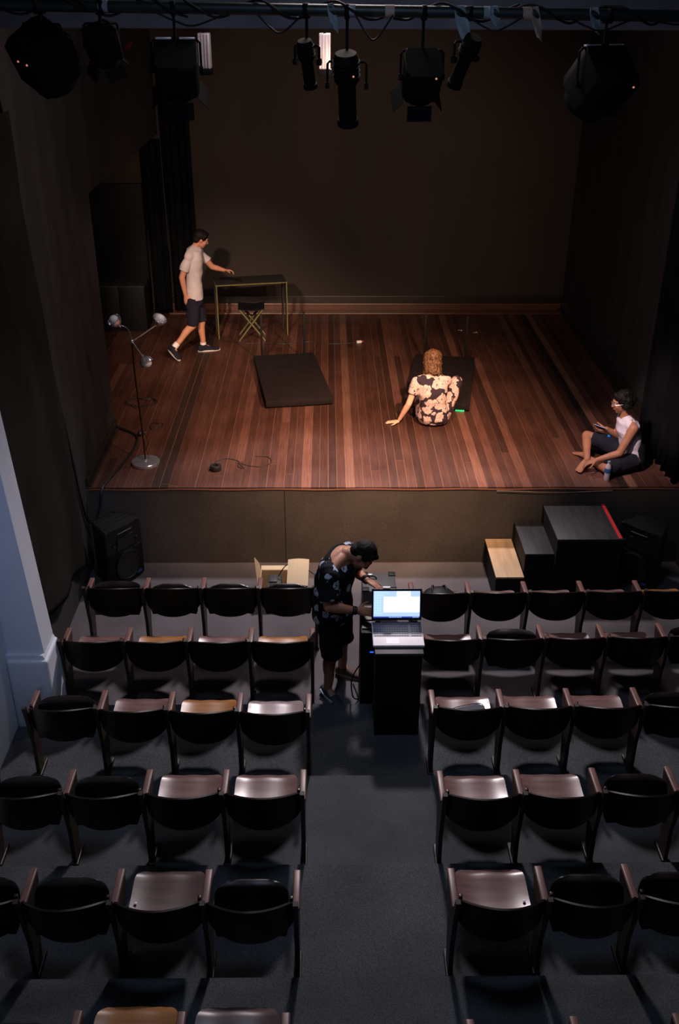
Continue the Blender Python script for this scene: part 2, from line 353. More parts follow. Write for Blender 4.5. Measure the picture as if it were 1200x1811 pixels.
# skirtings
def skirt(name, a, b, axis, hi, mt, z0=SZ):
    bm = NB(); b2(bm, (a[0], a[1], z0), (b[0], b[1], z0 + hi), bev=0.006); return struct(name, bm, mt)
skirt('baseboard_back', (-2.5, 6.272, 0), (3.73, 6.3, 0), 'x', 0.235, M['skirting'])
bm = NB(); b2(bm, (-2.5, 6.245, SZ), (3.73, 6.272, SZ + 0.12), bev=0.008); struct('trim_kickboard', bm, M['kick'])
bm = NB(); b2(bm, (-2.5, 6.05, SZ), (3.72, 6.245, SZ + 0.022), bev=0.006); struct('trim_back_ledge', bm, M['kick'])
skirt('baseboard_right', (3.722, 1.5, 0), (3.75, 6.3, 0), 'y', 0.22, M['skirting'])
bm = NB(); b2(bm, (3.69, 1.5, SZ), (3.722, 6.245, SZ + 0.05), bev=0.01); struct('trim_right_quarter', bm, M['skirting'])
skirt('baseboard_left', (-2.5, 0.02, 0), (-2.472, 1.6, 0), 'y', 0.10, M['skirting'])
bm = NB(); b2(bm, (-2.472, 0.03, SZ), (-2.44, 1.58, SZ + 0.022), bev=0.006); struct('trim_left_batten', bm, M['skirting'])
# beam under the ceiling
bm = NB(); b2(bm, (-2.5, -1.36, 5.20), (3.75, -1.18, 5.42), bev=0.01)
struct('trim_beam', bm, M['beam'])

# ================================================================ DRAPES
def drape(name, label, cat, mt, path, z0, z1, amp, waves, nu=90, nz=12, seed=0, flare=0.0, group=None, lean=0.0):
    """cloth hanging between z0 and z1 along a path (list of xy), pleated"""
    P = [V((a, b, 0)) for a, b in path]
    L = [0.0]
    for i in range(1, len(P)): L.append(L[-1] + (P[i] - P[i - 1]).length)
    def fn(u, v):
        s = u * L[-1]; i = 1
        while i < len(P) - 1 and L[i] < s: i += 1
        t = (s - L[i - 1]) / (L[i] - L[i - 1]); p = P[i - 1].lerp(P[i], t); d = (P[i] - P[i - 1]).normalized(); n = V((-d.y, d.x, 0))
        ph = u * waves * 2 * math.pi + 1.1 * noise.noise(V((u * 6, v * 1.3, seed)))
        a = amp * (math.sin(ph) + 0.35 * math.sin(2.3 * ph + 1)) * (1 - 0.35 * v)
        q = p + n * (a + lean * (1 - v)) + d * 0.3 * amp * math.cos(ph)
        return (q.x, q.y, z0 + (z1 - z0) * v)
    bm = NB(); grid_sheet(bm, fn, nu, nz, 0.008)
    o = obj(name, bm, mt, None, True, 180); return tag(o, label, cat, group)
# cloth hanging on the left wall
def wallcloth(u, v):
    z = 0.32 + (4.62 - 0.32) * v
    # front edge runs from (y -0.58 at the floor) to (y -1.10 at the top), rear edge towards the pilaster
    ye = (-0.60 + 0.15 * math.sin(min(1, v * 2) * 3.1)) * (1 - v) + (-0.95) * v
    yb = -2.36
    y = yb + (ye - yb) * u
    x = -2.455 + 0.022 * math.sin(u * 15 + 2.5 * noise.noise(V((u * 2, v * 3, 0)))) + 0.03 * noise.noise(V((u * 3 - v * 2.0, v * 4.0, 4)))
    if v < 0.28: z = z + (0.28 - v) * 1.2 * (1 - u)     # hem rises towards the rear
    return (x, y, z)
bm = NB(); grid_sheet(bm, wallcloth, 60, 60, 0.008)
tag(obj('wall_drape', bm, M['drape'], None, True, 180), 'large creased brown-black cloth hanging on the left wall beside the pale pilaster', 'drape')
drape('stage_drape', 'tall black pleated drape hanging in the back left corner of the stage', 'drape', M['black_drape'], [(-2.44, 6.20), (-2.02, 6.17)], SZ + 0.030, 4.6, 0.035, 4, seed=3)
drape('stage_drape', 'narrow black drape hanging between the tall flat and the back left corner', 'drape', M['black_drape'], [(-2.74, 6.15), (-2.46, 6.12)], SZ + 0.004, 3.5, 0.03, 3, seed=5)
drape('stage_drape', 'black drape hanging at the front right edge of the stage behind the sitting person', 'drape', M['black_drape'], [(3.62, 0.05), (3.60, 0.5), (3.57, 1.0), (3.66, 1.5)], SZ + 0.004, 5.9, 0.03, 9, seed=9)
def scuffs(pts, x, nx_):
    bm = NB()
    for (y, z, l, wd_, a) in pts:
        c8 = []
        for q in range(7): 
            th = 2 * math.pi * q / 7; r_ = 1 + 0.35 * math.sin(q * 2.7 + y * 9); u = l * math.cos(th) * r_; v = wd_ * math.sin(th) * r_
            c8.append((y + u * math.cos(a) - v * math.sin(a), z + u * math.sin(a) + v * math.cos(a)))
        prism(bm, c8, 'x', x, x + 0.0015 * nx_)
    struct('trim_wall_scuff', bm, M['scuff'])
scuffs([(-0.55, 0.22, 0.10, 0.010, 1.3), (-0.50, 0.34, 0.07, 0.012, 1.8), (-0.62, 0.12, 0.08, 0.014, 1.4), (-0.42, 0.45, 0.05, 0.008, 1.1), (-0.30, 0.62, 0.05, 0.012, 0.3)], 3.75, -1)
scuffs([(-0.02, 0.83, 0.035, 0.003, 1.5), (-0.05, 0.80, 0.03, 0.004, 1.2), (-0.01, 0.70, 0.05, 0.003, 1.6), (-0.03, 0.60, 0.012, 0.006, 0.5)], -2.5, 1)
# tall black flat and boxes in the wing
t = thing('scenery_flat', 'tall plain black scenery flat standing in the left wing', 'scenery flat', (-3.05, 6.0, SZ))
bm = NB(); b2(bm, (-0.62, -0.03, 0.0), (0.30, 0.0, 2.0), bev=0.004); obj('panel', bm, M['black'], t)
bm = NB(); b2(bm, (-0.62, 0.0, 0.0), (-0.56, 0.04, 2.0)); b2(bm, (0.24, 0.0, 0.0), (0.30, 0.04, 2.0)); b2(bm, (-0.62, 0, 1.94), (0.30, 0.04, 2.0)); obj('frame', bm, M['black'], t)
for i, (x0, x1, wd) in enumerate(((-3.42, -3.08, 'left'), (-3.07, -2.70, 'right'))):
    t = thing('stage_box', 'black wooden stage box in the left wing, the %s of the two side by side' % wd, 'box', ((x0 + x1) / 2, 5.42, SZ), 0, 'black boxes in the left wing')
    wx = (x1 - x0) / 2
    bm = NB(); b2(bm, (-wx, -0.22, 0), (wx, 0.22, 0.66), bev=0.006); obj('body', bm, M['black'], t)
    bm = NB(); b2(bm, (-wx - 0.004, -0.228, 0.66), (wx + 0.004, 0.224, 0.685), bev=0.004); obj('lid', bm, M['black_scuffed'], t)

# ================================================================ SEATS
P_ = 0.52
LEFT = [(-0.107, 0, -1.306, 0.001), (-0.134, 0, -2.120, 0.005), (-0.150, 0, -3.105, 0.017), (-0.170, 0, -4.002, 0.004), (-0.186, 0, -4.930, 0.009), (-0.216, 0, -5.895, 0.010)]
RIGHT = [(0.760, 0, -1.398, 0.006), (0.772, 0, -2.098, 0.008), (0.789, 0, -3.058, 0.006), (0.752, 0, -4.025, 0.011), (0.723, 0, -4.925, 0.012), (0.700, 0, -5.940, 0.012)]
ROWY = [-1.352, -2.10, -3.067, -3.998, -4.913, -5.85]
XL = [-0.098, -0.134, -0.149, -0.165, -0.182, -0.19]
XR = [0.755, 0.770, 0.780, 0.749, 0.717, 0.70]
_c = {}
def cached(key, fn):
    if key not in _c: _c[key] = fn()
    return _c[key]
def back_mesh():
    bm = NB()
    def fn(u, v):
        a = 2 * u - 1; e = (1 - abs(a) ** 2.4)
        q = 1 - a * a
        zt = 0.690 + 0.082 * q - 0.012 * max(0, abs(a) - 0.92) / 0.08; zb = 0.500 - 0.075 * max(1 - abs(a) ** 3, 0) ** 0.75
        z = zb + (zt - zb) * v
        return (a * (0.238 + 0.008 * v), -0.255 - (0.088 + 0.055 * v) * q - 0.02 * v, z)
    grid_sheet(bm, fn, 28, 6, 0.013)
    return mesh_of('backrest', bm, M['back'], True, 50)
def seat_mesh(m, D=0.44, piv=0.36):
    bm = NB(); nx, ny = 18, 14; W = 0.215
    top, bot = [], []
    def shape(s, t):     # s -1..1 across, t 0 rear .. 1 front
        k = 1.0
        if t > 0.78: q = (t - 0.78) / 0.22; k = 1 - 0.36 * (1 - math.sqrt(max(0, 1 - q * q)))
        if t < 0.15: k = 0.93 + 0.07 * (t / 0.15)
        x = s * W * k
        y = (t - piv) * D - 0.012 * (abs(s) ** 4) * (1 if t > 0.5 else 0)
        z = 0.016 * s * s - 0.018 * math.sin(math.pi * min(1, t * 1.15)) + (-0.035 * max(0, (t - 0.82) / 0.18) ** 2) + 0.01 * math.cos(s * 5) * t * 0.5
        return V((x, y, z))
    g = [[shape(math.sin(math.pi / 2 * (-1 + 2 * i / nx)) , 1 - (1 - j / ny) ** 1.7) for j in range(ny + 1)] for i in range(nx + 1)]
    T = [[bm.verts.new(p) for p in c] for c in g]; B = [[bm.verts.new(p - V((0, 0, 0.014))) for p in c] for c in g]
    for i in range(nx):
        for j in range(ny):
            bm.faces.new((T[i][j], T[i + 1][j], T[i + 1][j + 1], T[i][j + 1])); f = bm.faces.new((B[i][j], B[i][j + 1], B[i + 1][j + 1], B[i + 1][j])); f.material_index = 1
    for i in range(nx):
        bm.faces.new((T[i][0], B[i][0], B[i + 1][0], T[i + 1][0])); bm.faces.new((T[i][ny], T[i + 1][ny], B[i + 1][ny], B[i][ny]))
    for j in range(ny):
        bm.faces.new((T[0][j], T[0][j + 1], B[0][j + 1], B[0][j])); bm.faces.new((T[nx][j], B[nx][j], B[nx][j + 1], T[nx][j + 1]))
    return mesh_of('seat', bm, [m, M['seat_under']], True, 50)
def side_mesh():
    bm = NB()
    prism(bm, [(0.015, 0.600), (0.00, 0.52), (-0.10, 0.36), (-0.165, 0.05), (-0.165, 0.0), (-0.275, 0.0), (-0.275, 0.05), (-0.265, 0.30), (-0.315, 0.60), (-0.345, 0.73), (-0.315, 0.735), (-0.275, 0.60)], 'x', -0.014, 0.014)
    b2(bm, (-0.022, -0.285, 0.0), (0.022, -0.09, 0.035), bev=0.006)
    return mesh_of('side_panel', bm, M['side'], False)
def arm_mesh():
    bm = NB(); box(bm, (0, -0.135, 0.613), (0.046, 0.285, 0.026), bev=0.010, seg=3); return mesh_of('armrest', bm, M['arm'], True, 60)
def bolt_mesh():
    bm = NB(); lathe(bm, [(0.0, -0.004), (0.009, -0.004), (0.010, 0.0), (0.006, 0.003), (0.0, 0.004)], n=10); return mesh_of('bolt', bm, M['bulb'], True, 60)
def bracket_mesh():
    bm = NB(); b2(bm, (-0.010, -0.012, -0.03), (0.010, 0.012, 0.03), bev=0.003); return mesh_of('bracket', bm, M['pole'], True, 60)
ORD = ['front', 'second', 'third', 'fourth', 'fifth', 'sixth']
def chair(row, side, k, state, last):
    xe, pt, Y0, dY = (LEFT if side == 'left' else RIGHT)[row]
    Y = Y0 + dY * (k + 0.5); z0 = max(0, row - 1) * H
    x0 = (xe - (k + 0.5) * P_) if side == 'left' else (xe + (k + 0.5) * P_)
    sg = 1 if side == 'left' else -1
    up = state == 'up'
    cname = {'up': 'folded up', 'seat': 'mahogany, down', 'seat_dark': 'darkened mahogany, down', 'seat_pale': 'pale with painted sheen, down', 'seat_orange': 'orange, down'}[state]
    pos = ['first', 'second', 'third', 'fourth', 'fifth'][k]
    lab = 'wooden theatre seat, %s, %s row from the stage, %s chair %s of aisle' % (cname, ORD[row], pos, side)
    t = thing('theatre_seat', lab, 'theatre seat', (x0, Y, z0), 0, 'folding wooden theatre seats in rows')
    link('backrest', cached('back', back_mesh), t)
    s = link('seat', cached('seat' + state, lambda: seat_mesh(M['seat_black'], 0.31, 0.14) if up else seat_mesh(M[state])), t)
    if up:
        s.location = (0, -0.235, 0.43) if (row == 0 and side == 'left' and not last) else (0, -0.245, 0.43); s.rotation_euler = (R(97 if (row == 0 and side == 'left' and not last) else 60), 0, 0)
    else:
        s.location = (0, -0.092, 0.435); s.rotation_euler = (R(-1), 0, 0)
        for sx in (-1, 1): link('bolt', cached('bolt', bolt_mesh), s, (sx * 0.18, 0.01, 0.004))
    for q in ([sg, -sg] if last else [sg]):
        p = link('side_panel', cached('side', side_mesh), t, (q * P_ / 2, 0, 0))
        link('armrest', cached('arm', arm_mesh), p)
        link('bracket', cached('bracket', bracket_mesh), t, (q * (P_ / 2 - 0.026), -0.25, 0.66))
PLAN = {
 (0, 'left'): ['up', 'up', 'up', 'up'], (0, 'right'): ['seat_dark', 'seat', 'seat', 'seat', 'seat_orange'],
 (1, 'left'): ['seat_orange', 'seat', 'seat_orange', 'seat'], (1, 'right'): ['seat', 'up', 'seat', 'seat', 'up'],
 (2, 'left'): ['seat_pale', 'seat_orange', 'seat', 'up'], (2, 'right'): ['seat', 'seat', 'seat', 'up'],
 (3, 'left'): ['seat', 'seat', 'up', 'up'], (3, 'right'): ['seat', 'seat', 'up', 'up'],
 (4, 'left'): ['up', 'seat_dark', 'up', 'up'], (4, 'right'): ['seat', 'up', 'up'],
 (5, 'left'): ['seat_dark', 'seat_orange', 'up'], (5, 'right'): ['up', 'up', 'up'],
}
for (r, sd), sts in PLAN.items():
    for k, st in enumerate(sts): chair(r, sd, k, st, k == len(sts) - 1)

# ================================================================ THINGS ON THE STALLS FLOOR
def pa_speaker(loc, rz, label):
    t = thing('loudspeaker', label, 'loudspeaker', loc, rz, 'loudspeakers beside the stage')
    Wd, D, Ht = 0.235, 0.30, 0.66
    bm = NB()    # trapezoid plan, curved front towards -y
    fr = [(-Wd + 2 * Wd * i / 10, -0.03 * math.sin(math.pi * i / 10)) for i in range(11)]
    prism(bm, fr + [(Wd * 0.62, D), (-Wd * 0.62, D)], 'z', 0.0, Ht)
    bmesh.ops.bevel(bm, geom=bm.edges[:], offset=0.010, segments=2, affect='EDGES')
    obj('cabinet', bm, M['plastic'], t, True, 30)
    bm = NB(); prism(bm, [(x * 0.93, y - 0.012) for x, y in fr] + [(Wd * 0.9, 0.01), (-Wd * 0.9, 0.01)], 'z', 0.045, 0.38); obj('grille', bm, M['black'], t)
    bm = NB(); lathe(bm, [(0.165, 0), (0.165, 0.012), (0.150, 0.016), (0.147, 0.0)], (0, -0.040, 0.215), (0, -1, 0), 32); obj('woofer_ring', bm, M['plastic'], t)
    bm = NB(); lathe(bm, [(0.147, 0.0), (0.10, -0.012), (0.05, -0.02), (0.045, -0.008), (0.0, -0.003)], (0, -0.047, 0.215), (0, -1, 0), 28); obj('woofer', bm, M['rubber'], t)
    bm = NB(); prism(bm, [(-0.12, 0.42), (0.12, 0.42), (0.10, 0.55), (-0.10, 0.55)], 'y', -0.036, -0.01); obj('horn', bm, M['rubber'], t)
    for sx in (-1, 1):
        bm = NB(); lathe(bm, [(0.018, -0.01), (0.018, 0.006), (0.0, 0.008)], (sx * 0.145, -0.028, 0.47), (0, -1, 0), 12); obj('port', bm, M['rubber'], t)
    bm = NB(); tube(bm, [(-0.09, -0.028, 0.60), (-0.05, -0.038, 0.605), (0.05, -0.038, 0.605), (0.09, -0.028, 0.60)], 0.006, 8, 3); obj('handle', bm, M['case'], t)
    bm = NB()
    for i in range(3): b2(bm, (-Wd * 0.75, 0.05 + i * 0.07, Ht), (Wd * 0.75, 0.075 + i * 0.07, Ht + 0.006), bev=0.002)
    obj('top_ribs', bm, M['plastic'], t)
    bm = NB(); b2(bm, (0.095, -0.046, 0.055), (0.165, -0.020, 0.080), bev=0.002); tag(obj('badge', bm, M['blue_logo'], t), 'small blue badge')
    return t
pa_speaker((-2.085, -0.36, 0.0), R(52), 'black loudspeaker with blue badge on the floor at the left end of the stage')
pa_speaker((3.165, -0.45, 0.0), R(-45), 'black loudspeaker on the floor between the black steps and the right wall')

def step_unit(name, label, cat, a, b, h, mt_top, mt_side, extra=None):
    cx, cy = (a[0] + b[0]) / 2, (a[1] + b[1]) / 2; wx, wy = (b[0] - a[0]) / 2, (b[1] - a[1]) / 2
    t = thing(name, label, cat, (cx, cy, 0))
    bm = NB(); th = 0.018
    b2(bm, (-wx, -wy, 0), (wx, -wy + th, h - 0.02)); b2(bm, (-wx, wy - th, 0), (wx, wy, h - 0.02))
    b2(bm, (-wx, -wy + th, 0), (-wx + th, wy - th, h - 0.02)); b2(bm, (wx - th, -wy + th, 0), (wx, wy - th, h - 0.02))
    obj('side_boards', bm, M['step_side'], t)
    bm = NB(); b2(bm, (-wx - 0.004, -wy - 0.006, h - 0.02), (wx + 0.004, wy, h), bev=0.003); obj('tread', bm, mt_top, t)
    return t, wx, wy
t, wx, wy = step_unit('stage_steps', 'highest black stage step with red tape along one edge', 'stage step', (2.245, -0.77, 0), (2.885, -0.03, 0), 0.72, M['black_scuffed'], M['black'])
bm = NB(); b2(bm, (wx - 0.038, -wy + 0.01, 0.7195), (wx - 0.006, wy - 0.01, 0.7225)); tag(obj('tape', bm, M['red_tape'], t), 'red tape strip')
step_unit('stage_steps', 'middle black stage step beside the highest one', 'stage step', (1.958, -0.71, 0), (2.240, -0.03, 0), 0.52, M['black_scuffed'], M['black'])
step_unit('stage_steps', 'lowest step with bare light plywood top at the stage foot', 'stage step', (1.672, -0.79, 0), (1.945, -0.03, 0), 0.30, M['ply'], M['black'])

# cardboard box with open flaps
t = thing('cardboard_box', 'open cardboard box with raised flaps on the floor before the front row', 'box', (-0.44, -0.72, 0))
bm = NB()
b2(bm, (-0.24, -0.17, 0), (0.24, 0.17, 0.006)); b2(bm, (-0.24, -0.17, 0), (0.24, -0.164, 0.24)); b2(bm, (-0.24, 0.164, 0), (0.24, 0.17, 0.24))
b2(bm, (-0.24, -0.17, 0), (-0.234, 0.17, 0.24)); b2(bm, (0.234, -0.17, 0), (0.24, 0.17, 0.24)); obj('carton', bm, M['card'], t, False)
bm = NB(); prism(bm, [(-0.17, 0), (0.15, 0), (0.16, 0.10), (0.06, 0.22), (-0.17, 0.04)], 'x', -0.003, 0.003); obj('flap', bm, M['card'], t, False, loc=(-0.24, 0, 0.24), rot=(0, R(-14), 0))
def flp(u, v): return (0.03 + 0.21 * u + 0.01 * v, -0.15 + 0.24 * v, 0.25 + 0.16 * v + 0.012 * math.sin(u * 3))
bm = NB(); grid_sheet(bm, flp, 4, 4, 0.006); tag(obj('flap', bm, M['card_in'], t, False), 'large pale flap tilted up')
bm = NB(); b2(bm, (-0.24, 0, 0), (0.24, 0.05, 0.005)); obj('flap', bm, M['card_in'], t, False, loc=(0, 0.17, 0.24), rot=(R(28), 0, 0))
bm = NB(); b2(bm, (-0.17, -0.12, 0.01), (-0.03, 0.12, 0.22), bev=0.006); b2(bm, (-0.15, -0.04, 0.22), (-0.07, 0.06, 0.235), bev=0.004)
for i in range(4): b2(bm, (-0.145, -0.10 + i * 0.012, 0.22), (-0.06, -0.094 + i * 0.012, 0.223))
tag(obj('transformer_unit', bm, M['black_scuffed']), 'small black electrical unit standing inside the cardboard box', 'electrical unit').location = (-0.44, -0.72, 0)
bm = NB(); tube(bm, [(-0.50, -0.68, 0.245), (-0.42, -0.66, 0.36), (-0.30, -0.67, 0.385), (-0.20, -0.72, 0.345), (-0.10, -0.82, 0.30), (-0.06, -0.95, 0.20), (-0.06, -1.0, 0.02)], 0.005, 6, 6)
tag(obj('box_cable', bm, M['black']), 'thin dark cable looping out over the cardboard box flap', 'cable')
# grey case behind the laptop stand
t = thing('equipment_case', 'flat dark grey equipment case with black corners on the floor before the stage', 'case', (0.50, -0.86, 0))
bm = NB(); b2(bm, (-0.165, -0.17, 0), (0.165, 0.17, 0.29), bev=0.008); obj('shell', bm, M['case'], t)
for sx in (-1, 1):
    for sy in (-1, 1):
        bm = NB(); box(bm, (sx * 0.135, sy * 0.14, 0.292), (0.07, 0.07, 0.02), bev=0.006); obj('corner', bm, M['black'], t)
bm = NB(); tube(bm, [(-0.12, 0.05, 0.295), (-0.10, 0.06, 0.315), (-0.04, 0.06, 0.315), (-0.02, 0.05, 0.295)], 0.007, 8, 3); obj('handle', bm, M['black'], t)
bm = NB(); box(bm, (-0.08, 0.13, 0.30), (0.05, 0.04, 0.012), bev=0.003); obj('latch', bm, M['metal'], t)

# laptop stand : a black plinth, and a black rack to its left
t = thing('plinth', 'black plinth standing in the aisle and carrying the open laptop', 'plinth', (0.553, -2.64, H))
bm = NB(); b2(bm, (-0.18, -0.215, 0), (0.18, 0.165, 0.80), bev=0.004); obj('body', bm, M['black'], t)
bm = NB(); b2(bm, (-0.19, -0.225, 0.80), (0.19, 0.175, 0.826), bev=0.004); obj('top', bm, M['case'], t)
t = thing('equipment_rack', 'black equipment rack between the laptop plinth and the standing man', 'rack', (0.325, -2.24, 0.0))
bm = NB(); b2(bm, (-0.055, -0.20, 0), (0.10, 0.22, 0.80), bev=0.005); obj('cabinet', bm, M['black'], t)
for i in range(3):
    bm = NB(); b2(bm, (-0.045, -0.15, 0.80 + 0.0), (0.09, -0.05, 0.812)) if i == 0 else b2(bm, (-0.045, -0.02 + (i - 1) * 0.11, 0.80), (0.09, 0.07 + (i - 1) * 0.11, 0.81)); obj('drawer_unit', bm, M['plastic'], t)
bm = NB(); b2(bm, (0.02, -0.203, 0.60), (0.07, -0.199, 0.615)); tag(obj('indicator_light', bm, M['blue_led'], t), 'glowing blue indicator')
bm = NB(); tube(bm, [(0.28, -2.43, 0.50), (0.20, -2.40, 0.30), (0.21, -2.36, 0.08), (0.26, -2.30, 0.012), (0.22, -2.1, 0.010)], 0.006, 6, 6)
tag(obj('floor_cable', bm, M['black']), 'thin black cable hanging beside the equipment rack in the aisle', 'cable')

# laptop
LT = thing('laptop', 'open laptop with glowing screen, dark keyboard and white palm rest on the plinth', 'laptop', (0.553, -2.62, H + 0.826))
LZ = 0.0
bm = NB(); box(bm, (0, -0.01, 0.014), (0.405, 0.325, 0.024), bev=0.008, seg=3); tag(obj('base', bm, M['white'], LT), 'white base with pale palm rest')
bm = NB(); b2(bm, (-0.196, -0.055, 0.026), (0.196, 0.145, 0.0275)); dk = obj('keyboard_deck', bm, mat('deck_grey', (0.07, 0.06, 0.075), 0.4, var=0.1), LT)
bm = NB()
for r_ in range(6):
    for c_ in range(19):
        if c_ == 14: continue
        b2(bm, (-0.186 + c_ * 0.0197, -0.046 + r_ * 0.030, 0.0275), (-0.171 + c_ * 0.0197, -0.022 + r_ * 0.030, 0.0305))
obj('keyboard', bm, mat('keys_black', (0.03, 0.028, 0.04), 0.4, var=0.1), dk, False)
bm = NB(); b2(bm, (-0.095, -0.150, 0.0262), (0.005, -0.070, 0.0268)); obj('touchpad', bm, mat('pad', (0.62, 0.58, 0.62), 0.3, var=0.03), LT)
for sx in (-1, 1):
    bm = NB(); cyl(bm, (sx * 0.15 - 0.02, 0.152, 0.032), (sx * 0.15 + 0.02, 0.152, 0.032), 0.010, n=12); obj('hinge', bm, M['plastic'], LT)
lid = link('lid', mesh_of('lid', (lambda b: (box(b, (0, 0.006, 0.138), (0.405, 0.012, 0.268), bev=0.005), b)[1])(NB()), M['plastic'], True, 40), LT, (0, 0.153, 0.034), (R(-14), 0, 0))
bm = NB(); b2(bm, (-0.187, -0.0015, 0.026), (0.187, 0.0005, 0.254)); scr = obj('screen', bm, emit('screen_blue', (0.36, 0.50, 1.0), 1.4), lid, False)
bm = NB(); b2(bm, (-0.105, -0.0025, 0.075), (0.184, -0.0015, 0.205)); tag(obj('window', bm, emit('screen_white', (0.85, 0.90, 1.0), 2.4), scr, False), 'white program window on the screen')
bm = NB(); b2(bm, (0.0, -0.0025, 0.210), (0.110, -0.0015, 0.252)); obj('note', bm, emit('screen_white2', (0.8, 0.88, 1.0), 1.8), scr, False)
bm = NB(); b2(bm, (-0.187, -0.0025, 0.026), (0.187, -0.0015, 0.038)); obj('taskbar', bm, emit('screen_navy', (0.02, 0.05, 0.30), 1.0), scr, False)
bm = NB()
for c_ in range(4):
    for r_ in range(9):
        if c_ == 3 and r_ > 1: continue
        b2(bm, (-0.178 + c_ * 0.020, -0.003, 0.236 - r_ * 0.022), (-0.167 + c_ * 0.020, -0.0015, 0.247 - r_ * 0.022))
for c_ in range(2): b2(bm, (-0.098 + c_ * 0.02, -0.003, 0.238), (-0.088 + c_ * 0.02, -0.0015, 0.247))
for c_ in range(8): b2(bm, (-0.06 + c_ * 0.013, -0.0032, 0.029), (-0.053 + c_ * 0.013, -0.0026, 0.035))
for c_ in range(4): b2(bm, (0.13 + c_ * 0.013, -0.0032, 0.029), (0.138 + c_ * 0.013, -0.0026, 0.035))
obj('desktop_icons', bm, emit('icon_pale', (0.5, 0.75, 1.0), 1.1), scr, False)
bm = NB(); b2(bm, (-0.19, 0.020, 0.266), (-0.15, 0.04, 0.275)); box(bm, (-0.10, 0.006, 0.277), (0.06, 0.02, 0.008), bev=0.002)
bm.free()
bm = NB(); box(bm, (0, 0, 0), (0.060, 0.022, 0.010), bev=0.003)
tag(obj('phone_clip', bm, M['white']), 'small white clip on the top rim of the laptop screen', 'clip').matrix_world = Matrix.Translation((0.47, -2.395, 1.213))

# things left on seats
def sack(name, label, cat, mt, loc, s, seed, rz=0, straps=True, flat=False):
    t = thing(name, label, cat, loc, rz)
    bm = NB(); ball(bm, (0, 0, s[2]), s, 28)
    for v in bm.verts:
        n = noise.noise(V((v.co.x * 9, v.co.y * 9, v.co.z * 9 + seed))); v.co += v.co.normalized() * n * 0.05 * max(s); v.co.z = max(v.co.z, 0.0)
    obj('bag_body', bm, mt, t)
    if straps:
        for q in (-0.3, 0.3):
            bm = NB(); tube(bm, [(q * s[0], s[1] * 0.7, s[2] * 1.7), (q * s[0] * 1.4, s[1] * 0.2, s[2] * 2.15), (q * s[0] * 1.5, -s[1] * 0.8, s[2] * 1.3)], 0.010, 6, 5); obj('strap', bm, M['black'], t)
    return t
sack('backpack', 'black backpack lying on the front row seat just right of the laptop', 'backpack', M['black'], (1.02, -1.46, 0.437), (0.15, 0.13, 0.075), 3)
t = thing('folder', 'dark blue-grey soft folder lying on the third row seat right of the aisle', 'folder', (1.06, -3.165, H + 0.440), R(8))
bm = NB(); prism(bm, [(-0.175, -0.13), (0.155, -0.13), (0.165, 0.09), (0.12, 0.125), (-0.10, 0.085), (-0.18, -0.02)], 'z', 0.0, 0.030)
bmesh.ops.bevel(bm, geom=bm.edges[:], offset=0.008, segments=2, affect='EDGES'); obj('cover', bm, mat('blue_grey_cloth', (0.055, 0.065, 0.085), 0.8, var=0.2), t)
bm = NB(); tube(bm, [(-0.18, -0.03, 0.020), (-0.10, 0.083, 0.028), (0.12, 0.122, 0.028), (0.165, 0.085, 0.020)], 0.003, 6, 4); obj('zip', bm, M['black'], t)

# ================================================================ THINGS ON THE STAGE
def platform(label, loc, rz, wx, ly, led=False):
    t = thing('low_platform', label, 'platform', (*loc, SZ), rz, 'low black platforms on the stage')
    bm = NB(); b2(bm, (0, 0, 0.022), (wx, ly, 0.105), bev=0.006); obj('deck', bm, M['mat_top'], t)
    bm = NB(); b2(bm, (0.03, 0.03, 0.0), (wx - 0.03, ly - 0.03, 0.022)); obj('plinth', bm, M['black'], t)
    for px in (0.12, wx - 0.13):
        bm = NB(); b2(bm, (px - 0.014, ly - 0.012, 0.0), (px + 0.014, ly + 0.014, 0.68), bev=0.003); obj('post', bm, M['black'], t)
    if led:
        bm = NB(); b2(bm, (wx - 0.17, -0.004, 0.004), (wx - 0.06, 0.024, 0.018), bev=0.002); tag(obj('led_strip', bm, M['green_led'], t), 'glowing green light strip')
    return t
platform('low black platform with two rear posts lying empty at centre left of the stage', (-0.757, 2.128), math.atan2(0.129, 0.824), 0.835, 1.70)
platform('low black platform with two rear posts and green light under it, behind the seated woman', (0.925, 2.165), math.atan2(-0.135, 0.80), 0.81, 1.73, True)

# table (portal of black boards with yellow-green edges) and folding stool
t = thing('stage_table', 'tall narrow black table with yellow-green edges at the back left of the stage', 'table', (-1.60, 4.83, SZ), math.atan2(0.20, 1.01))
TW, TD, TH = 1.03, 0.42, 0.80
bm = NB(); b2(bm, (0, 0, TH - 0.025), (TW, TD, TH), bev=0.003); obj('tabletop', bm, M['table_black'], t)
for x0 in (0.0, TW - 0.02):
    bm = NB(); prism(bm, [(0, 0), (0.03, 0), (0.13, TH - 0.025), (0, TH - 0.025)], 'x', x0, x0 + 0.02); prism(bm, [(TD, 0), (TD - 0.03, 0), (TD - 0.13, TH - 0.025), (TD, TH - 0.025)], 'x', x0, x0 + 0.02)
    obj('leg_board', bm, M['table_black'], t, False)
bm = NB(); b2(bm, (-0.002, -0.006, TH - 0.016), (TW + 0.002, 0.0, TH - 0.006)); obj('front_edging', bm, M['lime'], t)
for x0 in (0.0, TW - 0.010):
    bm = NB(); b2(bm, (x0, -0.006, 0), (x0 + 0.010, 0.0, TH - 0.016)); obj('leg_edging', bm, M['lime'], t)
for x0 in (-0.006, TW):
    bm = NB(); b2(bm, (x0, 0, TH - 0.014), (x0 + 0.006, TD, TH - 0.004)); obj('side_edging', bm, M['lime'], t)
t = thing('folding_stool', 'black folding stool with crossed yellow-green edged legs under the stage table', 'stool', (-1.10, 4.75, SZ), R(4))
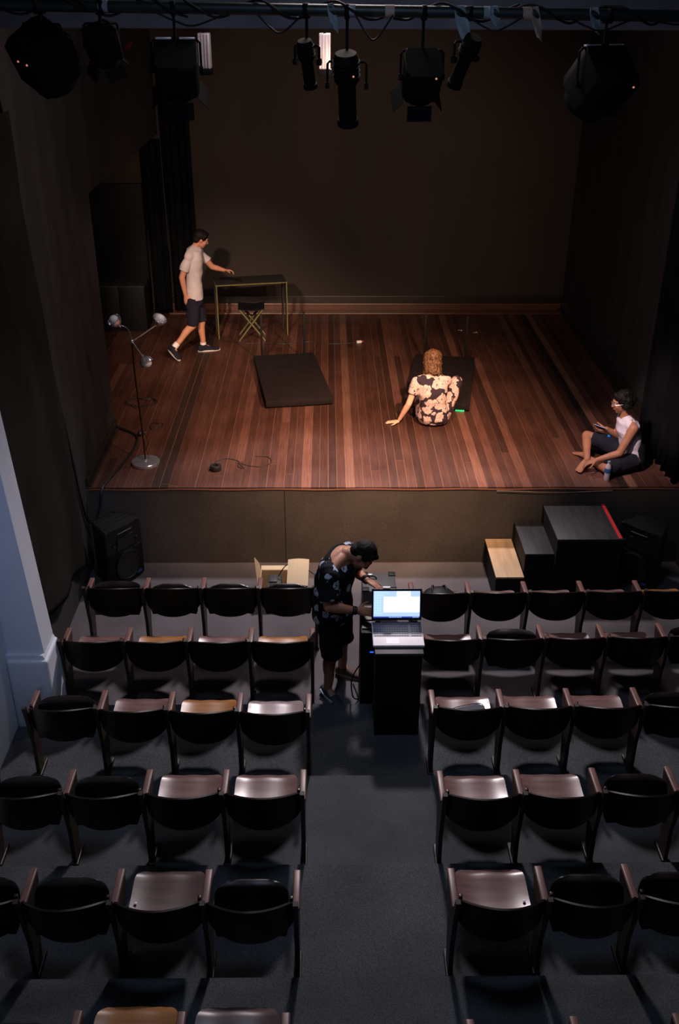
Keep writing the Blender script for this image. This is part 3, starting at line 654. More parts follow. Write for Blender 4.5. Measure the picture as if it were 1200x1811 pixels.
for y0 in (0.0, 0.30):
    for sg in (1, -1):
        bm = NB(); q = M['table_black']; a = V((-0.19 * sg, y0, 0.0)); b = V((0.17 * sg, y0, 0.47)); d = (b - a).normalized(); n = V((d.z, 0, -d.x)) * 0.016
        for o_, m_i, w_, y1, y2 in ((0, 0, 1.0, 0.0, 0.03), (0, 1, 0.35, -0.005, 0.0)):
            c8 = [a + n * w_, a - n * w_, b - n * w_, b + n * w_]
            prism(bm, [(c.x, c.z) for c in c8], 'y', y0 + y1 + (0.006 if sg > 0 else 0), y0 + y2 + (0.006 if sg > 0 else 0), m_i)
        obj('leg', bm, [M['table_black'], M['lime']], t, False)
bm = NB(); grid_sheet(bm, lambda u, v: (-0.19 + 0.38 * u, -0.01 + 0.36 * v, 0.475 - 0.02 * math.sin(math.pi * u)), 12, 2, 0.012); obj('seat', bm, M['black'], t)

# chrome three-headed floor lamp
t = thing('floor_lamp', 'chrome three-headed floor lamp with disc base at the front left of the stage', 'floor lamp', (-1.975, 0.585, SZ))
bm = NB(); lathe(bm, [(0, 0), (0.148, 0), (0.152, 0.006), (0.152, 0.034), (0.146, 0.040), (0.02, 0.044), (0.016, 0.06), (0.0, 0.06)], n=40); obj('base', bm, M['chrome'], t)
J0 = V((-0.020, 0.015, 1.375))
bm = NB(); tube(bm, [(0, 0, 0.04), (-0.006, 0.0, 0.5), (-0.022, 0.005, 1.0), J0], 0.0085, 10, 6); obj('pole', bm, M['pole'], t)
bm = NB(); ball(bm, J0, 0.022, 14); obj('joint', bm, M['chrome'], t)
for mid, end, dr in (((-0.05, 0.02, 1.50), (-0.135, 0.0, 1.555), (-0.55, -0.45, 0.9)), ((0.09, 0.05, 1.44), (0.235, 0.10, 1.53), (0.5, -0.3, 0.85)), ((0.06, -0.02, 1.26), (0.085, -0.03, 1.225), (0.55, -0.35, -0.75))):
    dv = V(dr).normalized(); e = V(end)
    arm = NB(); tube(arm, [J0, mid, end], 0.007, 8, 6); ao = obj('arm', arm, M['chrome'], t)
    bm = NB(); lathe(bm, [(0.012, -0.03), (0.018, 0.0), (0.045, 0.012), (0.066, 0.042), (0.074, 0.080), (0.070, 0.084), (0.062, 0.05), (0.0, 0.03)], e, dv, 28); obj('lamp_shade', bm, M['chrome'], ao)
    bm = NB(); ball(bm, e + dv * 0.072, 0.050, 18); obj('bulb', bm, M['bulb'], ao)
bm = NB(); tube(bm, [(-1.965, 0.58, SZ + 0.16), (-1.93, 0.60, SZ + 0.25), (-1.985, 0.60, SZ + 0.38), (-1.95, 0.61, SZ + 0.10), (-1.94, 0.66, SZ + 0.006)], 0.003, 6, 6)
tag(obj('lamp_cord', bm, M['black']), 'thin dark cord twisted round the foot of the chrome floor lamp', 'cord')

def cable(name, label, pts, r, mt=None, cat='cable', sm=7): 
    bm = NB(); tube(bm, pts, r, 8, sm); return tag(obj(name, bm, mt or M['rubber']), label, cat)
cable('thick_cable', 'thick black cable running over the left stage edge and looping up the left wall', [(-2.46, 1.52, SZ + 0.03), (-2.36, 1.46, SZ + 0.022), (-2.20, 1.30, SZ + 0.018), (-2.16, 1.02, SZ + 0.018), (-2.22, 0.55, SZ + 0.018), (-2.30, 0.12, SZ + 0.018), (-2.33, -0.035, SZ - 0.01), (-2.36, -0.06, 0.72), (-2.42, -0.10, 0.57), (-2.475, -0.18, 0.62), (-2.480, -0.30, 0.95), (-2.480, -0.42, 1.5), (-2.480, -0.60, 2.2), (-2.480, -0.72, 2.6)], 0.013)
cable('wall_cable', 'thin black cable hanging down the left wall above the drape edge', [(-2.487, -0.74, 3.0), (-2.487, -0.76, 3.4), (-2.487, -0.85, 4.0), (-2.487, -0.93, 4.5), (-2.487, -1.05, 4.95)], 0.012)
bm = NB(); ball(bm, (-2.16, 1.33, SZ + 0.035), (0.03, 0.04, 0.03), 12); cyl(bm, (-2.16, 1.33, SZ + 0.035), (-2.11, 1.36, SZ + 0.03), 0.014)
tag(obj('cable_connector', bm, M['rubber']), 'black plug lying beside the thick cable at the left wall', 'plug')
bm = NB(); lathe(bm, [(0.030, 0), (0.058, 0), (0.062, 0.01), (0.062, 0.046), (0.056, 0.056), (0.030, 0.056), (0.028, 0.028)], n=28); 
t = thing('black_tape_roll', 'roll of black tape on the front of the stage beside a loose wire', 'tape roll', (-1.203, 0.43, SZ)); obj('roll', bm, M['rubber'], t)
def coil(cx, cy, r, n, seed, sx=1.0):
    return [(cx + sx * r * math.cos(a) * (1 + 0.25 * 1.6 * noise.noise(V((a * 0.9, seed, 0)))), cy + r * math.sin(a) * (1 + 1.1 * noise.noise(V((a * 1.1, seed, 5)))), SZ + 0.006 + 0.003 * math.sin(a * 3)) for a in [i * 0.6 for i in range(n)]]
cable('loose_wire', 'thin black wire looped on the stage boards beside the tape roll', [(-1.17, 0.50, SZ + 0.006), (-1.22, 0.62, SZ + 0.006), (-1.12, 0.70, SZ + 0.006), (-0.98, 0.64, SZ + 0.006), (-0.97, 0.50, SZ + 0.008), (-0.90, 0.46, SZ + 0.006), (-0.97, 0.58, SZ + 0.012), (-0.85, 0.52, SZ + 0.006), (-0.72, 0.50, SZ + 0.006), (-0.62, 0.60, SZ + 0.006), (-0.66, 0.74, SZ + 0.006), (-0.80, 0.76, SZ + 0.006)], 0.003)
cable('tangled_wire', 'small tangle of dark wire on the stage behind the lamp pole', coil(-2.02, 1.62, 0.08, 30, 2), 0.003)
cable('coiled_cable', 'faint coil of dark cable by the left wall behind the floor lamp', coil(-2.32, 2.35, 0.15, 40, 8, 1.2), 0.003)
cable('back_wire', 'thin dark wire lying across the back of the stage from the table', [(-1.55, 4.75, SZ + 0.005), (-1.2, 4.62, SZ + 0.005), (-0.95, 4.66, SZ + 0.005), (-0.6, 4.60, SZ + 0.005), (-0.30, 4.70, SZ + 0.005), (0.05, 4.60, SZ + 0.005), (0.42, 4.66, SZ + 0.006)], 0.005)
t = thing('small_plug', 'small white and red plug at the end of the wire at mid stage', 'plug', (0.455, 4.65, SZ), R(15))
bm = NB(); box(bm, (0, 0, 0.02), (0.075, 0.04, 0.036), bev=0.008); obj('plug_body', bm, M['white'], t)
bm = NB(); cyl(bm, (0.036, 0, 0.02), (0.062, 0, 0.02), 0.012); obj('pin', bm, M['red_tape'], t)
for x, y, wd in ((1.997, 5.229, 'left'), (2.213, 5.12, 'right')):
    bm = NB(); grid_sheet(bm, lambda u, v: ((u - .5) * 0.06, (v - .5) * 0.035, 0.008 + 0.008 * math.sin(u * 4) * math.cos(v * 3)), 5, 4, 0.003)
    o = obj('paper_scrap', bm, M['white']); o.location = (x, y, SZ); o.rotation_euler = (0, 0, x * 3); tag(o, 'small white paper scrap on the back stage boards, the %s one of two' % wd, 'paper scrap', 'paper scraps on the stage')

# water bottle
t = thing('water_bottle', 'small clear water bottle with blue label on the stage edge before the sitting person', 'bottle', (2.932, 0.165, SZ))
bm = NB(); lathe(bm, [(0.0, 0.0), (0.028, 0.0), (0.032, 0.008), (0.030, 0.05), (0.032, 0.09), (0.032, 0.145), (0.026, 0.175), (0.013, 0.195), (0.013, 0.205), (0.0, 0.206)], n=24)
obj('bottle_body', bm, mat('clear_plastic', (0.55, 0.50, 0.52), 0.12, var=0.1, spec=0.8), t)
bm = NB(); lathe(bm, [(0.0322, 0.092), (0.0332, 0.095), (0.0332, 0.140), (0.0322, 0.143)], n=24); obj('bottle_label', bm, mat('blue_label', (0.03, 0.12, 0.38), 0.4, var=0.15), t)
bm = NB(); lathe(bm, [(0.0, 0.206), (0.0155, 0.206), (0.0155, 0.222), (0.0, 0.223)], n=18); obj('cap', bm, mat('blue_cap', (0.22, 0.30, 0.42), 0.4, var=0.1), t)

# ================================================================ LIGHTING BAR
def pz(x): return 5.331 - 0.0113 * x
t = thing('lighting_pipe', 'green-grey lighting pipe hung across the room before the beam', 'pipe', (0, -2.0, 5.331))
bm = NB(); tube(bm, [(-2.5 + i * 6.25 / 20, 0, -0.0113 * (-2.5 + i * 6.25 / 20)) for i in range(21)], 0.036, 18); obj('tube', bm, M['pipe'], t)
for x, m in ((-1.42, 'tape'), (0.15, 'tape'), (0.40, 'tape2'), (1.03, 'tape'), (1.28, 'tape2'), (2.55, 'tape')):
    bm = NB(); cyl(bm, (x - 0.03, 0, -0.0113 * x), (x + 0.03, 0, -0.0113 * x), 0.0385, n=18); obj('tape_band', bm, M[m], t)
for x, m, dz, sx in ((0.84, 'tape', 0.17, 0.05), (1.06, 'tape', 0.06, 0.04), (1.32, 'tape2', 0.13, 0.035), (1.70, 'tape', 0.09, 0.04), (0.02, 'tape', 0.10, 0.03)):
    bm = NB(); grid_sheet(bm, lambda u, v, x=x, dz=dz, sx=sx: (x + (u - .5) * sx * (1 + 0.8 * math.sin(v * 3)) + (1 - v) * dz * 0.35, -0.040 - 0.02 * math.sin(u * 3 + v * 4), -0.0113 * x - dz + (dz + 0.04) * v - 0.03 * u * (1 - v)), 4, 8, 0.003)
    tag(obj('tape_tail', bm, M[m], t), 'loose hanging tape tail')
for i in range(9):
    xa = -2.3 + i * 0.68 + random.uniform(-.1, .1); pts = []
    for j in range(9):
        a = j * 1.25 + i; x = xa + j * 0.10
        pts.append((x, -2.0 + 0.052 * math.cos(a), pz(x) + 0.052 * math.sin(a)))
    cable('pipe_cable', ['black cable wound round the lighting pipe near the left wall', 'black cable wound round the lighting pipe above the leftmost lamps', 'black cable wound round the pipe left of the third lamp', 'black cable wound round the pipe left of centre', 'black cable wound round the pipe at its centre', 'black cable wound round the pipe right of the long lamp', 'black cable wound round the pipe above the square lamp', 'black cable wound round the pipe left of the round lamp', 'black cable wound round the pipe near the right wall'][i], pts, 0.008, M['black'], sm=5)['group'] = 'cables wound round the lighting pipe'
for i, (xa, xb, dp, wd) in enumerate(((-1.1, -0.62, 0.10, 'left of the third lamp'), (-0.45, -0.15, 0.13, 'left of centre'), (0.18, 0.42, 0.16, 'right of the long lamp'), (0.9, 1.25, 0.10, 'beside the hanging tape'), (1.55, 1.95, 0.09, 'left of the round lamp'), (2.0, 2.5, 0.05, 'near the right wall'))):
    cable('drooping_cable', 'thin black cable drooping from the lighting pipe %s' % wd, [(xa, -2.04, pz(xa) - 0.02), (xa * .7 + xb * .3, -2.05, pz(xa) - dp * 0.8), (xa * .45 + xb * .55, -2.06, pz(xa) - dp), (xb, -2.04, pz(xb) - 0.02)], 0.006, M['black'])['group'] = 'cables drooping from the lighting pipe'

def fixture(label, x, drop, size, tilt, yaw, kind='fresnel', barn=True, glow=True, y=-2.0, roll=0.0):
    t = thing('stage_light', label, 'stage light', (x, y, pz(x)), yaw, 'stage lights on the lighting pipe')
    s = size
    bm = NB(); box(bm, (0, 0, -0.005), (0.03, 0.09, 0.09), bev=0.01); cyl(bm, (0, 0, -0.03), (0, 0, -drop + s * 0.62), 0.010, n=10); obj('clamp', bm, M['fixture'], t)
    pv = Matrix.Translation((0, 0, -drop)) @ Euler((tilt, roll, 0)).to_matrix().to_4x4()
    bm = NB(); hw = s * 0.56
    tube(bm, [(-hw, 0, -drop), (-hw, 0, -drop + s * 0.56), (-hw * 0.9, 0, -drop + s * 0.62), (hw * 0.9, 0, -drop + s * 0.62), (hw, 0, -drop + s * 0.56), (hw, 0, -drop)], 0.009, 6)
    for q in (-1, 1): cyl(bm, (q * hw - 0.012, 0, -drop), (q * hw + 0.012, 0, -drop), 0.022, n=12)
    obj('yoke', bm, M['fixture'], t)
    if kind == 'bracket':  # bright strips added to imitate reflections on the yoke top
        bm = NB()
        for q in (-1, 1): box(bm, (q * s * 0.27, 0, -drop + s * 0.66), (s * 0.36, 0.03, 0.012), bev=0.003)
        tag(obj('bracket', bm, M['silver'], t), 'bright strips standing in for yoke reflections')
    def O(name, bm, mt, par=t, **k):
        bmesh.ops.transform(bm, matrix=pv, verts=bm.verts[:]); return obj(name, bm, mt, par, **k)
    if kind == 'profile':
        bm = NB(); lathe(bm, [(0.0, -s * 0.9), (s * 0.30, -s * 0.9), (s * 0.36, -s * 0.75), (s * 0.36, -s * 0.15), (s * 0.26, 0.0), (s * 0.26, s * 0.95), (s * 0.31, s * 0.97), (s * 0.31, s * 1.15), (0, s * 1.15)], axis=(0, 1, 0), n=22)
        for i in range(4): lathe(bm, [(s * 0.37, -s * 0.7 + i * s * 0.13), (s * 0.40, -s * 0.68 + i * s * 0.13), (s * 0.37, -s * 0.66 + i * s * 0.13)], axis=(0, 1, 0), n=22)
        O('housing', bm, M['fixture']); fr = s * 1.15; lr = s * 0.26
    else:
        bm = NB(); hs = s * 0.5
        prism(bm, [(-hs * 0.8, -hs), (hs * 0.8, -hs), (hs, -hs * 0.6), (hs, hs * 0.6), (hs * 0.8, hs), (-hs * 0.8, hs), (-hs, hs * 0.6), (-hs, -hs * 0.6)], 'y', -hs, hs * 0.8)
        bmesh.ops.bevel(bm, geom=bm.edges[:], offset=0.006, segments=1, affect='EDGES')
        for i in range(5): b2(bm, (-hs * 0.7, -hs * 0.8 + i * hs * 0.28, hs), (hs * 0.7, -hs * 0.7 + i * hs * 0.28, hs + 0.012))
        O('housing', bm, M['fixture'])
        bm = NB(); lathe(bm, [(hs * 0.82, hs * 0.8), (hs * 0.90, hs * 0.82), (hs * 0.90, hs * 1.15), (hs * 0.78, hs * 1.15), (hs * 0.78, hs * 0.9)], axis=(0, 1, 0), n=24); O('lens_ring', bm, M['fixture'])
        fr = hs * 1.0; lr = hs * 0.76
    bm = NB(); lathe(bm, [(lr, fr - 0.012), (lr * 0.8, fr + 0.004), (lr * 0.4, fr + 0.012), (0, fr + 0.014)], axis=(0, 1, 0), n=22)
    O('lens', bm, mat('lens_glass', (0.10, 0.09, 0.09), 0.08, var=0.05))
    if barn:
        q = s * 0.44
        for k, (dx, dz, rt) in enumerate(((0, 1, (R(35), 0, 0)), (0, -1, (R(-35), 0, 0)), (1, 0, (0, 0, R(-35))), (-1, 0, (0, 0, R(35))))):
            bm = NB()
            if dx == 0: box(bm, (0, q * 0.45, 0), (q * 1.5, q * 0.9, 0.004))
            else: box(bm, (0, q * 0.45, 0), (0.004, q * 0.9, q * 1.5))
            mt = Matrix.Translation((dx * q, fr + 0.02, dz * q)) @ Euler(rt).to_matrix().to_4x4()
            bmesh.ops.transform(bm, matrix=mt, verts=bm.verts[:]); O('barn_door', bm, M['fixture'])
    if glow:
        for q in ((-1, 1) if x < -1.7 else (1,)):
            bm = NB(); ball(bm, (q * s * 0.16 + s * 0.1, -s * 0.40 - q * s * 0.06, -s * 0.51), 0.007, 10); tag(O('vent_glow', bm, M['ember']), 'orange glow of the lamp through a vent')
    return t
fixture('large black stage light hung furthest left, angled with glowing vents', -1.83, 0.31, 0.33, R(-52), R(-35), barn=False, roll=R(25))
fixture('dark stage light with a red-edged barn door, second from the left on the pipe', -1.45, 0.22, 0.20, R(-62), R(30), glow=False, roll=R(-20))
fixture('black stage light with painted reflections on its yoke, third from the left', -0.98, 0.36, 0.28, R(-50), R(5), 'bracket', glow=False)
fixture('slim dark stage light hanging left of the long profile light', -0.13, 0.30, 0.15, R(-70), R(-20), 'profile', False, False)
fixture('long black profile light pointing steeply down at the centre of the pipe', 0.13, 0.44, 0.23, R(-72), R(-8), 'profile', False)
fixture('square black stage light with a glowing vent right of centre', 0.62, 0.38, 0.25, R(-48), R(6))
fixture('small black stage light beside the hanging cloth tape', 0.90, 0.27, 0.17, R(-60), R(35), 'profile', False, False)
fixture('large round black stage light nearest the right end of the pipe', 1.80, 0.40, 0.34, R(-45), R(25), 'bracket', barn=False)
bm = NB(); grid_sheet(bm, lambda u, v: (-1.36 + u * 0.07 + 0.02 * v, -1.93 - 0.03 * math.sin(u * 3), 5.075 + 0.035 * v + 0.03 * u), 6, 4, 0.003)
tag(obj('gel_scrap', bm, mat('red_gel', (0.16, 0.01, 0.015), 0.4)), 'small dark red gel tip on the second stage light from the left', 'gel')
# silver floods on a rear bar behind the beam
t = thing('rear_lighting_pipe', 'dark rear lighting pipe hidden behind the beam', 'pipe', (0, 0.35, 5.55)); bm = NB(); cyl(bm, (-2.5, 0, 0), (3.75, 0, 0), 0.028); obj('tube', bm, M['fixture'], t)
for x, nm in ((-1.06, 'left'), (-0.02, 'right')):
    t = thing('silver_floodlight', 'small ribbed silver floodlight below the beam, the %s of the two' % nm, 'stage light', (x, 0.35, 5.55), 0, 'silver floodlights')
    bm = NB(); cyl(bm, (0, 0, -0.02), (0, 0, -0.46), 0.012, n=8); box(bm, (0, 0, 0), (0.04, 0.08, 0.08)); obj('hanger', bm, M['fixture'], t)
    bm = NB(); box(bm, (0, 0, -0.58), (0.10, 0.14, 0.28), bev=0.008)
    for i in range(4): b2(bm, (-0.045 + i * 0.025, -0.078, -0.71), (-0.035 + i * 0.025, -0.07, -0.45))
    obj('housing', bm, M['silver'], t)
    bm = NB(); box(bm, (0, 0, -0.745), (0.115, 0.15, 0.05), bev=0.006); tag(obj('rim', bm, M['fixture'], t), 'black rim')

# ================================================================ PEOPLE
def ell(bm, c, r, rot=None, seg=20): ball(bm, c, r, seg, rot)
def axes(f, up):
    """matrix whose y axis is f (forward), z close to up"""
    f = V(f).normalized(); up = V(up); x = f.cross(up).normalized(); z = x.cross(f)
    return Matrix((x, f, z)).transposed()
def limb(bm, pts, rad, n=16, caps=True, sm=5):
    """tapered closed limb with rounded joints"""
    pts = [V(p) for p in pts]
    P = catmull(pts, sm); Rr = []
    for i in range(len(pts) - 1):
        for j in range(sm):
            t = j / sm; t = t * t * (3 - 2 * t); Rr.append(rad[i] * (1 - t) + rad[i + 1] * t)
    Rr.append(rad[-1]); tube(bm, P, Rr, n)
    if caps: ball(bm, pts[0], rad[0] * 0.99, 14); ball(bm, pts[-1], rad[-1] * 0.99, 14)
def loft(bm, secs, n=28):
    """secs: (centre, side vector, front vector, half width, half depth)"""
    prev = None
    for c, sx, fy, a, b in secs:
        c, sx, fy = V(c), V(sx).normalized(), V(fy).normalized(); r = []
        for i in range(n):
            t = 2 * math.pi * i / n; ct, st = math.cos(t), math.sin(t)
            r.append(bm.verts.new(c + sx * (a * math.copysign(abs(ct) ** 0.85, ct)) + fy * (b * math.copysign(abs(st) ** 0.9, st))))
        if prev: bridge(bm, prev, r)
        else: bm.faces.new(r)
        prev = r
    bm.faces.new(prev)
def fuse(name, bm, mats, parent, voxel=0.007, smooth=4, loc=None, disp=0.0, dsc=20.0, seed=0.0):
    """voxel-fuse closed shapes into one continuous surface and bake it"""
    bmesh.ops.recalc_face_normals(bm, faces=bm.faces[:])
    me = bpy.data.meshes.new('tmp'); bm.to_mesh(me); bm.free()
    o = bpy.data.objects.new('tmp', me); COL.objects.link(o)
    m = o.modifiers.new('r', 'REMESH'); m.mode = 'VOXEL'; m.voxel_size = voxel
    if smooth: s = o.modifiers.new('s', 'SMOOTH'); s.factor = 0.5; s.iterations = smooth
    dg = bpy.context.evaluated_depsgraph_get(); dg.update()
    out = bpy.data.meshes.new_from_object(o.evaluated_get(dg)); bpy.data.objects.remove(o); bpy.data.meshes.remove(me)
    out.name = name; out.materials.clear()
    for q in (mats if isinstance(mats, (list, tuple)) else [mats]): out.materials.append(q)
    for p in out.polygons: p.use_smooth = True; p.material_index = 0
    if disp:
        ns = [v.normal.copy() for v in out.vertices]
        for v, nn in zip(out.vertices, ns): v.co += nn * disp * noise.noise(v.co * dsc + V((seed, 0, 0)))
    return link(name, out, parent, loc)
def hand(bm, wrist, direction, palm_n, curl=0.5, thumb_side=1, scale=1.0, spread=0.12):
    """palm and five separate fingers; palm_n points out of the palm; thumb_side is along side vector"""
    d = V(direction).normalized(); n = V(palm_n); n = (n - d * n.dot(d)).normalized(); s = d.cross(n).normalized() * thumb_side
    w = V(wrist); k = scale
    loft(bm, [(w - d * 0.01 * k, s, n, 0.026 * k, 0.020 * k), (w + d * 0.03 * k, s, n, 0.036 * k, 0.017 * k), (w + d * 0.07 * k, s, n, 0.041 * k, 0.014 * k), (w + d * 0.095 * k, s, n, 0.038 * k, 0.011 * k)], 18)
    for i, (off, L) in enumerate(((0.029, 0.070), (0.010, 0.078), (-0.010, 0.073), (-0.029, 0.057))):
        base = w + d * 0.085 * k + s * off * k; dd = (d + s * (off / 0.03) * spread).normalized(); p = base - dd * 0.02 * k; pts = [p, base]; a = 0.0; q = base
        for seg_i, fr in enumerate((0.45, 0.32, 0.23)):
            a += curl * (0.55, 0.75, 0.6)[seg_i] * (1 + 0.08 * i)
            q = q + (dd * math.cos(a) + n * math.sin(a)) * L * fr * k; pts.append(q)
        limb(bm, pts, [0.0092 * k, 0.0092 * k, 0.0085 * k, 0.0078 * k, 0.0066 * k], 10, sm=2)
    tb = w + d * 0.022 * k + s * 0.026 * k; td = (d * 0.62 + s * 0.75 + n * 0.25 * (0.4 + curl)).normalized()
    t1 = tb + td * 0.040 * k; t2 = t1 + (td * 0.8 + d * 0.35 + n * 0.35 * curl).normalized() * 0.030 * k; t3 = t2 + (td * 0.5 + d * 0.5 + n * 0.6 * curl - s * 0.2 * curl).normalized() * 0.024 * k
    limb(bm, [tb - td * 0.012 * k, tb, t1, t2, t3], [0.013 * k, 0.0145 * k, 0.0115 * k, 0.0100 * k, 0.0078 * k], 10, sm=2)
def head(bm, c, f, up, neck, k=1.0):
    A = axes(f, up); T = lambda x, y, z: V(c) + A @ V((x, y, z)) * k
    ell(bm, T(0, -0.012, 0.022), (0.074 * k, 0.092 * k, 0.088 * k), A, 24)        # cranium
    ell(bm, T(0, 0.030, -0.030), (0.060 * k, 0.062 * k, 0.080 * k), A)            # face
    ell(bm, T(0, 0.048, -0.092), (0.030 * k, 0.030 * k, 0.022 * k), A)            # chin
    loft(bm, [(T(0, 0.088, 0.016), A @ V((1, 0, 0)), A @ V((0, 1, 0)), 0.008 * k, 0.010 * k), (T(0, 0.098, -0.012), A @ V((1, 0, 0)), A @ V((0, 1, 0)), 0.011 * k, 0.014 * k), (T(0, 0.102, -0.030), A @ V((1, 0, 0)), A @ V((0, 1, 0)), 0.015 * k, 0.014 * k), (T(0, 0.088, -0.042), A @ V((1, 0, 0)), A @ V((0, 1, 0)), 0.011 * k, 0.010 * k)], 12)
    limb(bm, [T(-0.045, 0.066, 0.024), T(0, 0.084, 0.028), T(0.045, 0.066, 0.024)], [0.012 * k, 0.012 * k, 0.012 * k], 10)   # brow
    for q in (-1, 1):
        ell(bm, T(q * 0.076, -0.010, -0.010), (0.010 * k, 0.021 * k, 0.032 * k), A, 14)   # ear
        ell(bm, T(q * 0.040, 0.062, -0.030), (0.020 * k, 0.018 * k, 0.020 * k), A, 12)    # cheek
    limb(bm, [V(neck), V(neck).lerp(T(0, -0.03, -0.06), 0.5), T(0, -0.02, -0.045)], [0.060 * k, 0.052 * k, 0.055 * k], 18)
    return A, T
def face_parts(parent, A, T, k=1.0):
    for q in (-1, 1):
        bm = NB(); ball(bm, T(q * 0.030, 0.0745, 0.004), 0.0115 * k, 14); ball(bm, T(q * 0.030, 0.0830, 0.003), 0.0052 * k, 10, mi=1); obj('eye', bm, [M['eye'], M['iris']], parent)
    bm = NB(); ball(bm, T(0, 0.0865, -0.060), (0.021 * k, 0.010 * k, 0.008 * k), 14, A); obj('lips', bm, M['lip'], parent)
def foot(bm, heel, toe, up=(0, 0, 1), k=1.0, toes=True):
    """heel and toe are points on the sole line"""
    h, t = V(heel), V(toe); d = (t - h).normalized(); u = V(up); u = (u - d * u.dot(d)).normalized(); s = d.cross(u); L = (t - h).length
    loft(bm, [(h + d * 0.0 * L + u * 0.030, s, u, 0.026, 0.024), (h + d * 0.12 * L + u * 0.036, s, u, 0.032, 0.036), (h + d * 0.32 * L + u * 0.042, s, u, 0.033, 0.040), (h + d * 0.55 * L + u * 0.030, s, u, 0.040, 0.028), (h + d * 0.76 * L + u * 0.020, s, u, 0.044, 0.018), (h + d * 0.86 * L + u * 0.014, s, u, 0.040, 0.012)], 18)
    if toes:
        for i in range(5):
            o = (-0.032 + i * 0.016); q = h + d * (0.82 * L) + s * o + u * 0.013; e = q + d * (0.20 * L - abs(i - 1 if True else 0) * 0.006); limb(bm, [q, e], [0.0095 + (0.003 if i == 0 else 0), 0.0080 + (0.003 if i == 0 else 0)], 10, sm=2)
def leg_in(bm, hip, knee, ankle, r=(0.088, 0.056, 0.050, 0.034), calf=None):
    hip, knee, ankle = V(hip), V(knee), V(ankle)
    mid = knee.lerp(ankle, 0.32); b = V(calf).normalized() * 0.012 if calf is not None else V((0, 0, 0))
    limb(bm, [hip, hip.lerp(knee, 0.45), knee], [r[0], (r[0] + r[1]) / 2 + 0.006, r[1]], 18, sm=4)
    limb(bm, [knee, mid + b, knee.lerp(ankle, 0.7), ankle], [r[1] * 0.98, r[2], (r[2] + r[3]) / 2 - 0.003, r[3]], 16, sm=4)
def arm_in(bm, sh, el, wr, r=(0.052, 0.040, 0.036, 0.025)):
    sh, el, wr = V(sh), V(el), V(wr)
    limb(bm, [sh, sh.lerp(el, 0.5), el], [r[0], r[0] * 0.85, r[1]], 16, sm=4)
    limb(bm, [el, el.lerp(wr, 0.28), wr], [r[1] * 0.98, r[2] + 0.003, r[3]], 16, sm=4)
def yoke(bm, neck, shs, r0=0.046, r1=0.050, f=1.0):
    for sh in shs: limb(bm, [V(neck) - V((0, 0, 0.02)), V(neck).lerp(V(sh), 0.5 * f) + V((0, 0, 0.004)), V(neck).lerp(V(sh), f)], [r0, (r0 + r1) / 2, r1], 16)
def shoe(parent, heel, toe, mt, up=(0, 0, 1), logo=False, k=1.0):
    h, t = V(heel), V(toe); d = (t - h).normalized(); u = V(up); u = (u - d * u.dot(d)).normalized(); s = d.cross(u); L = (t - h).length
    bm = NB(); loft(bm, [(h + d * -0.008 + u * 0.045, s, u, 0.028, 0.034), (h + d * 0.10 * L + u * 0.050, s, u, 0.040, 0.050), (h + d * 0.30 * L + u * 0.052, s, u, 0.042, 0.050), (h + d * 0.50 * L + u * 0.040, s, u, 0.044, 0.038), (h + d * 0.76 * L + u * 0.030, s, u, 0.050, 0.028), (h + d * 0.94 * L + u * 0.024, s, u, 0.040, 0.020), (h + d * 1.0 * L + u * 0.022, s, u, 0.022, 0.012)], 20)
    sh = fuse('shoe', bm, mt, parent, 0.006, 3)
    bm = NB(); n = 20; ringA, ringB = [], []
    for i in range(n):
        a = 2 * math.pi * i / n; ca, sa = math.cos(a), math.sin(a); ww = 0.043 + 0.011 * max(0, ca) - 0.006 * max(0, -ca)
        p = h + d * (L * 0.5 + (L * 0.5 + 0.014) * ca) + s * ww * sa * (1 if abs(ca) < 0.8 else 0.95)
        ringA.append(bm.verts.new(p)); ringB.append(bm.verts.new(p + u * 0.022))
    bridge(bm, ringA, ringB); bm.faces.new(ringA); bm.faces.new(ringB); tag(obj('sole', bm, M['sole'], sh, True, 40), 'white rubber sole')
    if logo:   # the curved tick mark on the outer side
        sd = s * (1 if logo > 0 else -1); bm = NB(); pts = []
        for i in range(9):
            q = i / 8; pts.append((h + d * (0.72 - 0.62 * q) * L + u * (0.045 - 0.045 * math.sin(q * 2.6) * 0.6 + 0.035 * q) + sd * 0.0, 0.003 + 0.009 * math.sin(min(1, q * 1.3 + 0.15) * 2.8)))
        V1, V2 = [], []
        for c, wv in pts:
            for lst, sgn in ((V1, 1), (V2, -1)): lst.append(c + u * wv * sgn)
        off = sd * 0.0505
        top = [bm.verts.new(v + off) for v in V1]; bot = [bm.verts.new(v + off) for v in V2]; top2 = [bm.verts.new(v + off * 0.75) for v in V1]; bot2 = [bm.verts.new(v + off * 0.75) for v in V2]
        for i in range(8):
            bm.faces.new((top[i], top[i + 1], bot[i + 1], bot[i])); bm.faces.new((top[i], top2[i], top2[i + 1], top[i + 1])); bm.faces.new((bot[i], bot[i + 1], bot2[i + 1], bot2[i]))
        bm.faces.new((top[0], bot[0], bot2[0], top2[0])); bm.faces.new((top[8], top2[8], bot2[8], bot[8]))
        tag(obj('swoosh', bm, mat('pale_tick', (0.45, 0.62, 0.68), 0.5), sh), 'pale curved tick mark')
    return sh
